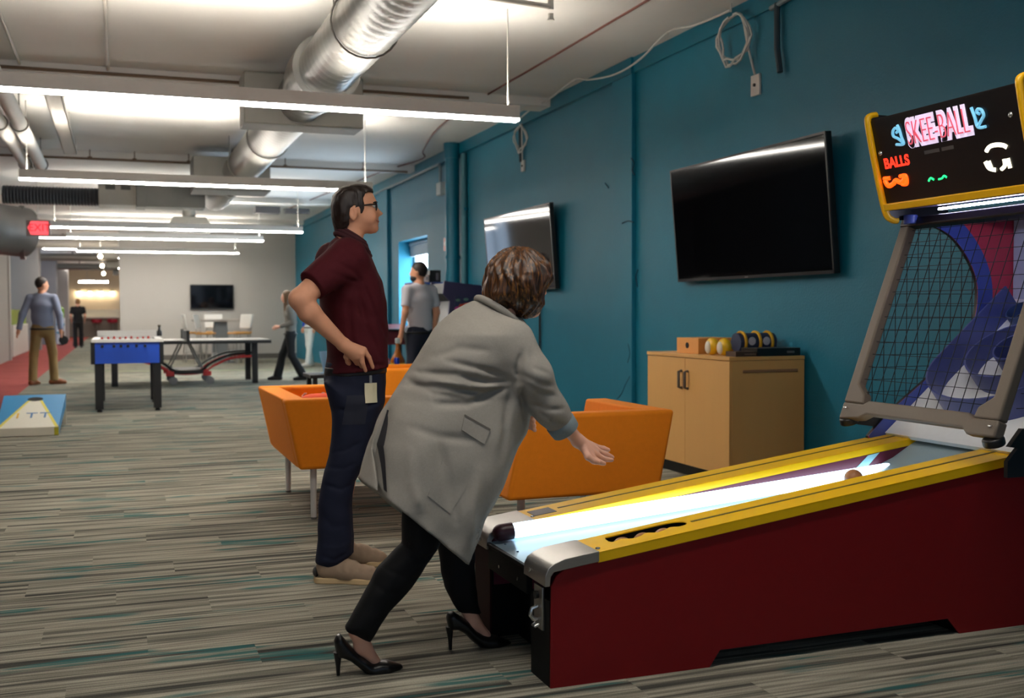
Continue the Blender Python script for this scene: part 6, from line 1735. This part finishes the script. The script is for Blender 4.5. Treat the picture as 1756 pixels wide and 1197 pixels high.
# ---------------------------------------------------------------- the people farther back
def figure(label, loc, rz, Ht, cols, pose, hair, sleeve='long', female=False, vox=.011):
    """a smaller figure, modelled facing +x with its left side at +y; pose: joints in metres for a 1.75 m body"""
    t = thing('person', label, 'person', loc, rz)
    k = Ht / 1.75
    J = dict(pel=(0, 0, .95), chest=(0, 0, 1.30), neck=(.0, 0, 1.49), head=(.02, 0, 1.635), lsh=(0, .185, 1.42), rsh=(0, -.185, 1.42), lel=(-.03, .25, 1.16), rel=(-.03, -.25, 1.16), lwr=(.02, .26, .92), rwr=(.02, -.26, .92),
             lhip=(0, .085, .9), rhip=(0, -.085, .9), lkn=(.02, .1, .5), rkn=(.02, -.1, .5), lan=(-.02, .1, .09), ran=(-.02, -.1, .09), look=0.0, toes=(0, 0))
    J.update(pose)
    V = {q: np.array(v, float) * k for q, v in J.items() if isinstance(v, tuple) and len(v) == 3}
    w = .94 if female else 1.0
    mskin, mtop, mleg, mshoe, mhair = cols
    b = Field()
    hd = V['head']; ca, sa = math.cos(J['look']), math.sin(J['look'])
    f2 = np.array((ca, sa, 0)); s2 = np.array((-sa, ca, 0)); up = np.array((0, 0, 1.))
    b.ell(hd + up * .015 * k, np.array((.092, .078, .108)) * k, .02, np.array([f2, s2, up]).T)
    b.ell(hd + f2 * .035 * k - up * .05 * k, np.array((.06, .055, .065)) * k, .03, np.array([f2, s2, up]).T)
    b.cone(hd + f2 * .085 * k + up * .01 * k, hd + f2 * .103 * k - up * .018 * k, .012 * k, .014 * k, .012)
    for q in (-1, 1):
        b.ell(hd + s2 * q * .078 * k - up * .005 * k, np.array((.02, .014, .032)) * k, .008, np.array([f2, s2, up]).T)
    b.chain([hd - up * .06 * k, V['neck'], V['chest'], V['pel']], [.052 * k, .058 * k, .09 * k, .09 * k], .03)
    for a in 'lr':
        b.chain([V[a + 'sh'], V[a + 'el'], V[a + 'wr']], [.046 * k * w, .04 * k * w, .028 * k], .02)
        hv = V[a + 'wr'] - V[a + 'el']; hv = hv / np.linalg.norm(hv)
        sv = np.cross(hv, (0, 1, 0)); sv = sv / max(np.linalg.norm(sv), 1e-6)
        p0 = V[a + 'wr'] + hv * .05 * k
        b.cone(V[a + 'wr'], p0, .028 * k, .03 * k, .01)
        for i in range(4):
            r0 = p0 + sv * (.024 - .016 * i) * k + hv * .02 * k
            b.chain([r0, r0 + hv * (.035 + .006 * (i in (1, 2))) * k, r0 + hv * .06 * k + np.array((.012, 0, 0)) * k], [.0125 * k, .0115 * k, .010 * k], .003)
        b.chain([p0 - hv * .02 * k + sv * .022 * k, p0 + sv * .046 * k + hv * .02 * k, p0 + sv * .046 * k + hv * .045 * k], [.014 * k, .0125 * k, .011 * k], .006)
        b.chain([V[a + 'hip'], V[a + 'kn'], V[a + 'an']], [.05 * k, .035 * k, .03 * k], .02)
    skin('body', b, vox, mskin, t, world=False)
    h = Field(); hair(h, hd, f2, s2, up, k)
    skin('hair', h, vox, mhair, t, world=False, smooth_it=1)
    s_ = Field()
    s_.chain([V['neck'] - up * .045 * k, V['chest'], V['chest'] * .4 + V['pel'] * .6, V['pel'] - up * .02 * k], [.075 * k * w, .118 * k * w, .105 * k * w, .108 * k], .04, ((0, 1, 0), 1.5))
    s_.cone(V['lsh'] - up * .0, V['rsh'], .062 * k * w, .062 * k * w, .05)
    for a in 'lr':
        if sleeve == 'long':
            s_.chain([V[a + 'sh'], V[a + 'el'], V[a + 'wr']], [.066 * k * w, .055 * k * w, .042 * k * w], .02)
            hv = V[a + 'wr'] - V[a + 'el']; hv = hv / np.linalg.norm(hv)
            s_.clip(V[a + 'wr'] - hv * .01, hv, .07)
        else:
            m_ = V[a + 'sh'] * .25 + V[a + 'el'] * .75
            hv = V[a + 'el'] - V[a + 'sh']; hv = hv / np.linalg.norm(hv)
            s_.chain([V[a + 'sh'], m_], [.068 * k, .062 * k], .03); s_.clip(m_, hv, .1)
    s_.clip(V['pel'] - up * .045 * k, (0, 0, -1), .3)
    s_.warp(ripple(.004, 16, 4))
    skin('shirt' if not female else 'cardigan', s_, vox, mtop, t, world=False)
    l_ = Field()
    l_.cone(V['pel'] + up * .03 * k, V['pel'] - up * .06 * k, .105 * k * w, .112 * k, .03, ((0, 1, 0), 1.45))
    for a in 'lr':
        l_.chain([V[a + 'hip'], V[a + 'kn'], V[a + 'an']], [.094 * k, .068 * k, (.066 if not female else .085) * k], .03)
        l_.clip(V[a + 'an'] - up * .03 * k, (0, 0, -1), .14)
    l_.warp(ripple(.003, 18, 6))
    skin('trousers', l_, vox, mleg, t, world=False)
    MB().tube([(V['pel'][0] + .13 * k * w * math.cos(q), .178 * k * w * math.sin(q), V['pel'][2] - .035 * k) for q in np.linspace(0, 2 * PI, 32, False)], .014 * k, 8, True).build('belt', mat('belt_black', (20, 18, 18)), t, smooth=60)
    for i, a in enumerate('lr'):
        an = V[a + 'an']; ang = J['toes'][i]
        d = np.array((math.cos(ang), math.sin(ang), 0))
        base = np.array((an[0], an[1], max(an[2] - .09 * k, 0)))
        f = Field()
        f.chain([base - d * .05 * k + up * .045 * k, base + d * .08 * k + up * .045 * k, base + d * .17 * k + up * .032 * k], [.045 * k, .044 * k, .032 * k], .03)
        f.clip(base + d * .05 * k + up * .001, (0, 0, -1), .3)
        skin('shoe', f, vox * .8, mshoe, t, world=False)
    return t
def short_hair(h, c, f, s, up, k):
    Rm = np.array([f, s, up]).T
    h.ell(c + up * .032 * k - f * .012 * k, np.array((.100, .088, .106)) * k, .01, Rm)
    h.ell(c + f * .085 * k - up * .045 * k, np.array((.095, .14, .105)) * k, .02, Rm, True)
    h.clip(c - up * .085 * k, (0, 0, -1), .2)
def bearded(h, c, f, s, up, k):
    short_hair(h, c, f, s, up, k)
    h.ell(c + f * .036 * k - up * .068 * k, np.array((.068, .068, .052)) * k, .01, np.array([f, s, up]).T)
def long_hair(h, c, f, s, up, k):
    Rm = np.array([f, s, up]).T
    h.ell(c + up * .025 * k - f * .015 * k, np.array((.108, .096, .115)) * k, .02, Rm)
    h.cone(c - f * .06 * k, c - f * .10 * k - up * .36 * k, .075 * k, .045 * k, .05)
    h.cone(c + s * .05 * k - up * .02 * k, c + s * .09 * k + f * .01 * k - up * .36 * k, .055 * k, .03 * k, .04)
    h.cone(c - s * .05 * k - up * .02 * k, c - s * .09 * k + f * .01 * k - up * .36 * k, .055 * k, .03 * k, .04)
    h.ell(c + f * .10 * k - up * .03 * k, np.array((.07, .075, .105)) * k, .02, Rm, True)
M_bshoe = mat('brown_leather', (134, 76, 40), .5)
M_blk = mat('black_cloth', (17, 17, 20), .85)
walker = figure('man in a blue-grey shirt and khaki trousers walking away on the left, paddle in hand', (-1.23, 20.0, 0), R(82), 1.83,
       (M_skin, mat('blue_grey_shirt', (132, 138, 158), .8), mat('khaki', (142, 116, 72), .85), M_bshoe, M_dhair),
       dict(lel=(-.04, .29, 1.16), lwr=(-.06, .35, .90), rel=(-.04, -.27, 1.15), rwr=(.0, -.28, .90), lan=(-.12, .14, .09), ran=(.05, -.16, .09), lkn=(0, .14, .5), rkn=(.10, -.13, .52), look=R(-62), toes=(R(-20), R(-58))), short_hair)
t = thing('paddle', 'black table tennis paddle in the right hand of the man in khaki trousers', 'paddle', (-.90, 20.02, .72))
MB().tube([(0, .0, .20), (0, .0, .11)], .014, 10).build('handle', mat('wood_handle', (96, 66, 40), .5), t)
MB().lathe([(.074, -.006), (.078, 0), (.074, .006)], (0, 0, .04), 24, axis='y').build('blade', M_black, t)
figure('woman in a grey cardigan and black flared trousers walking left, long brown hair', (2.87, 19.3, 0), R(168), 1.60,
       (M_skin2, mat('marl_cardigan', (112, 108, 100), .9, noise=(60, .15)), M_blk, M_black, mat('long_brown_hair', (96, 66, 36), .5, noise=(30, .4, (1, 1, .2)))),
       dict(lel=(-.06, .22, 1.14), lwr=(.2, .16, 1.06), rel=(-.06, -.22, 1.14), rwr=(.2, -.14, 1.06), lkn=(-.02, .09, .5), lan=(-.24, .09, .10), rkn=(.16, -.09, .52), ran=(.26, -.09, .10), look=R(12), neck=(.03, 0, 1.49), head=(.07, 0, 1.63)), long_hair, female=True)
figure('bearded man in a light grey polo standing by the arcade machines, seen from behind', (3.56, 13.08, 0), R(112), 1.835,
       (M_skin, mat('grey_polo', (206, 202, 208), .85, noise=(80, .06)), mat('navy_trousers', (26, 30, 48), .8), M_black, M_dhair),
       dict(lel=(-.03, .24, 1.16), lwr=(.03, .25, .92), rel=(-.02, -.24, 1.16), rwr=(.04, -.25, .93), look=R(42)), bearded, sleeve='short')
figure('person in black clothes with light brown hair walking down the corridor', (-1.36, 41.0, 0), R(92), 1.72,
       (M_skin2, M_blk, M_blk, M_black, mat('sandy_hair', (150, 110, 66), .6)), dict(lel=(-.05, .24, 1.16), lwr=(.08, .22, .98), rel=(-.05, -.24, 1.16), rwr=(.08, -.22, .98), lan=(-.06, .1, .09), ran=(.08, -.1, .09)), short_hair, sleeve='short', female=True)
figure('person in a blue top and white trousers behind the woman in the cardigan', (4.05, 24.3, 0), R(200), 1.68,
       (M_skin, mat('royal_blue_top', (24, 66, 170), .8), mat('white_trousers', (206, 212, 210), .7), mat('white_shoe', (206, 200, 190), .5), M_dhair), dict(lkn=(.06, .1, .5), lan=(.12, .1, .09), rkn=(-.02, -.1, .5), ran=(-.08, -.1, .09)), short_hair)

bpy.context.view_layer.update()
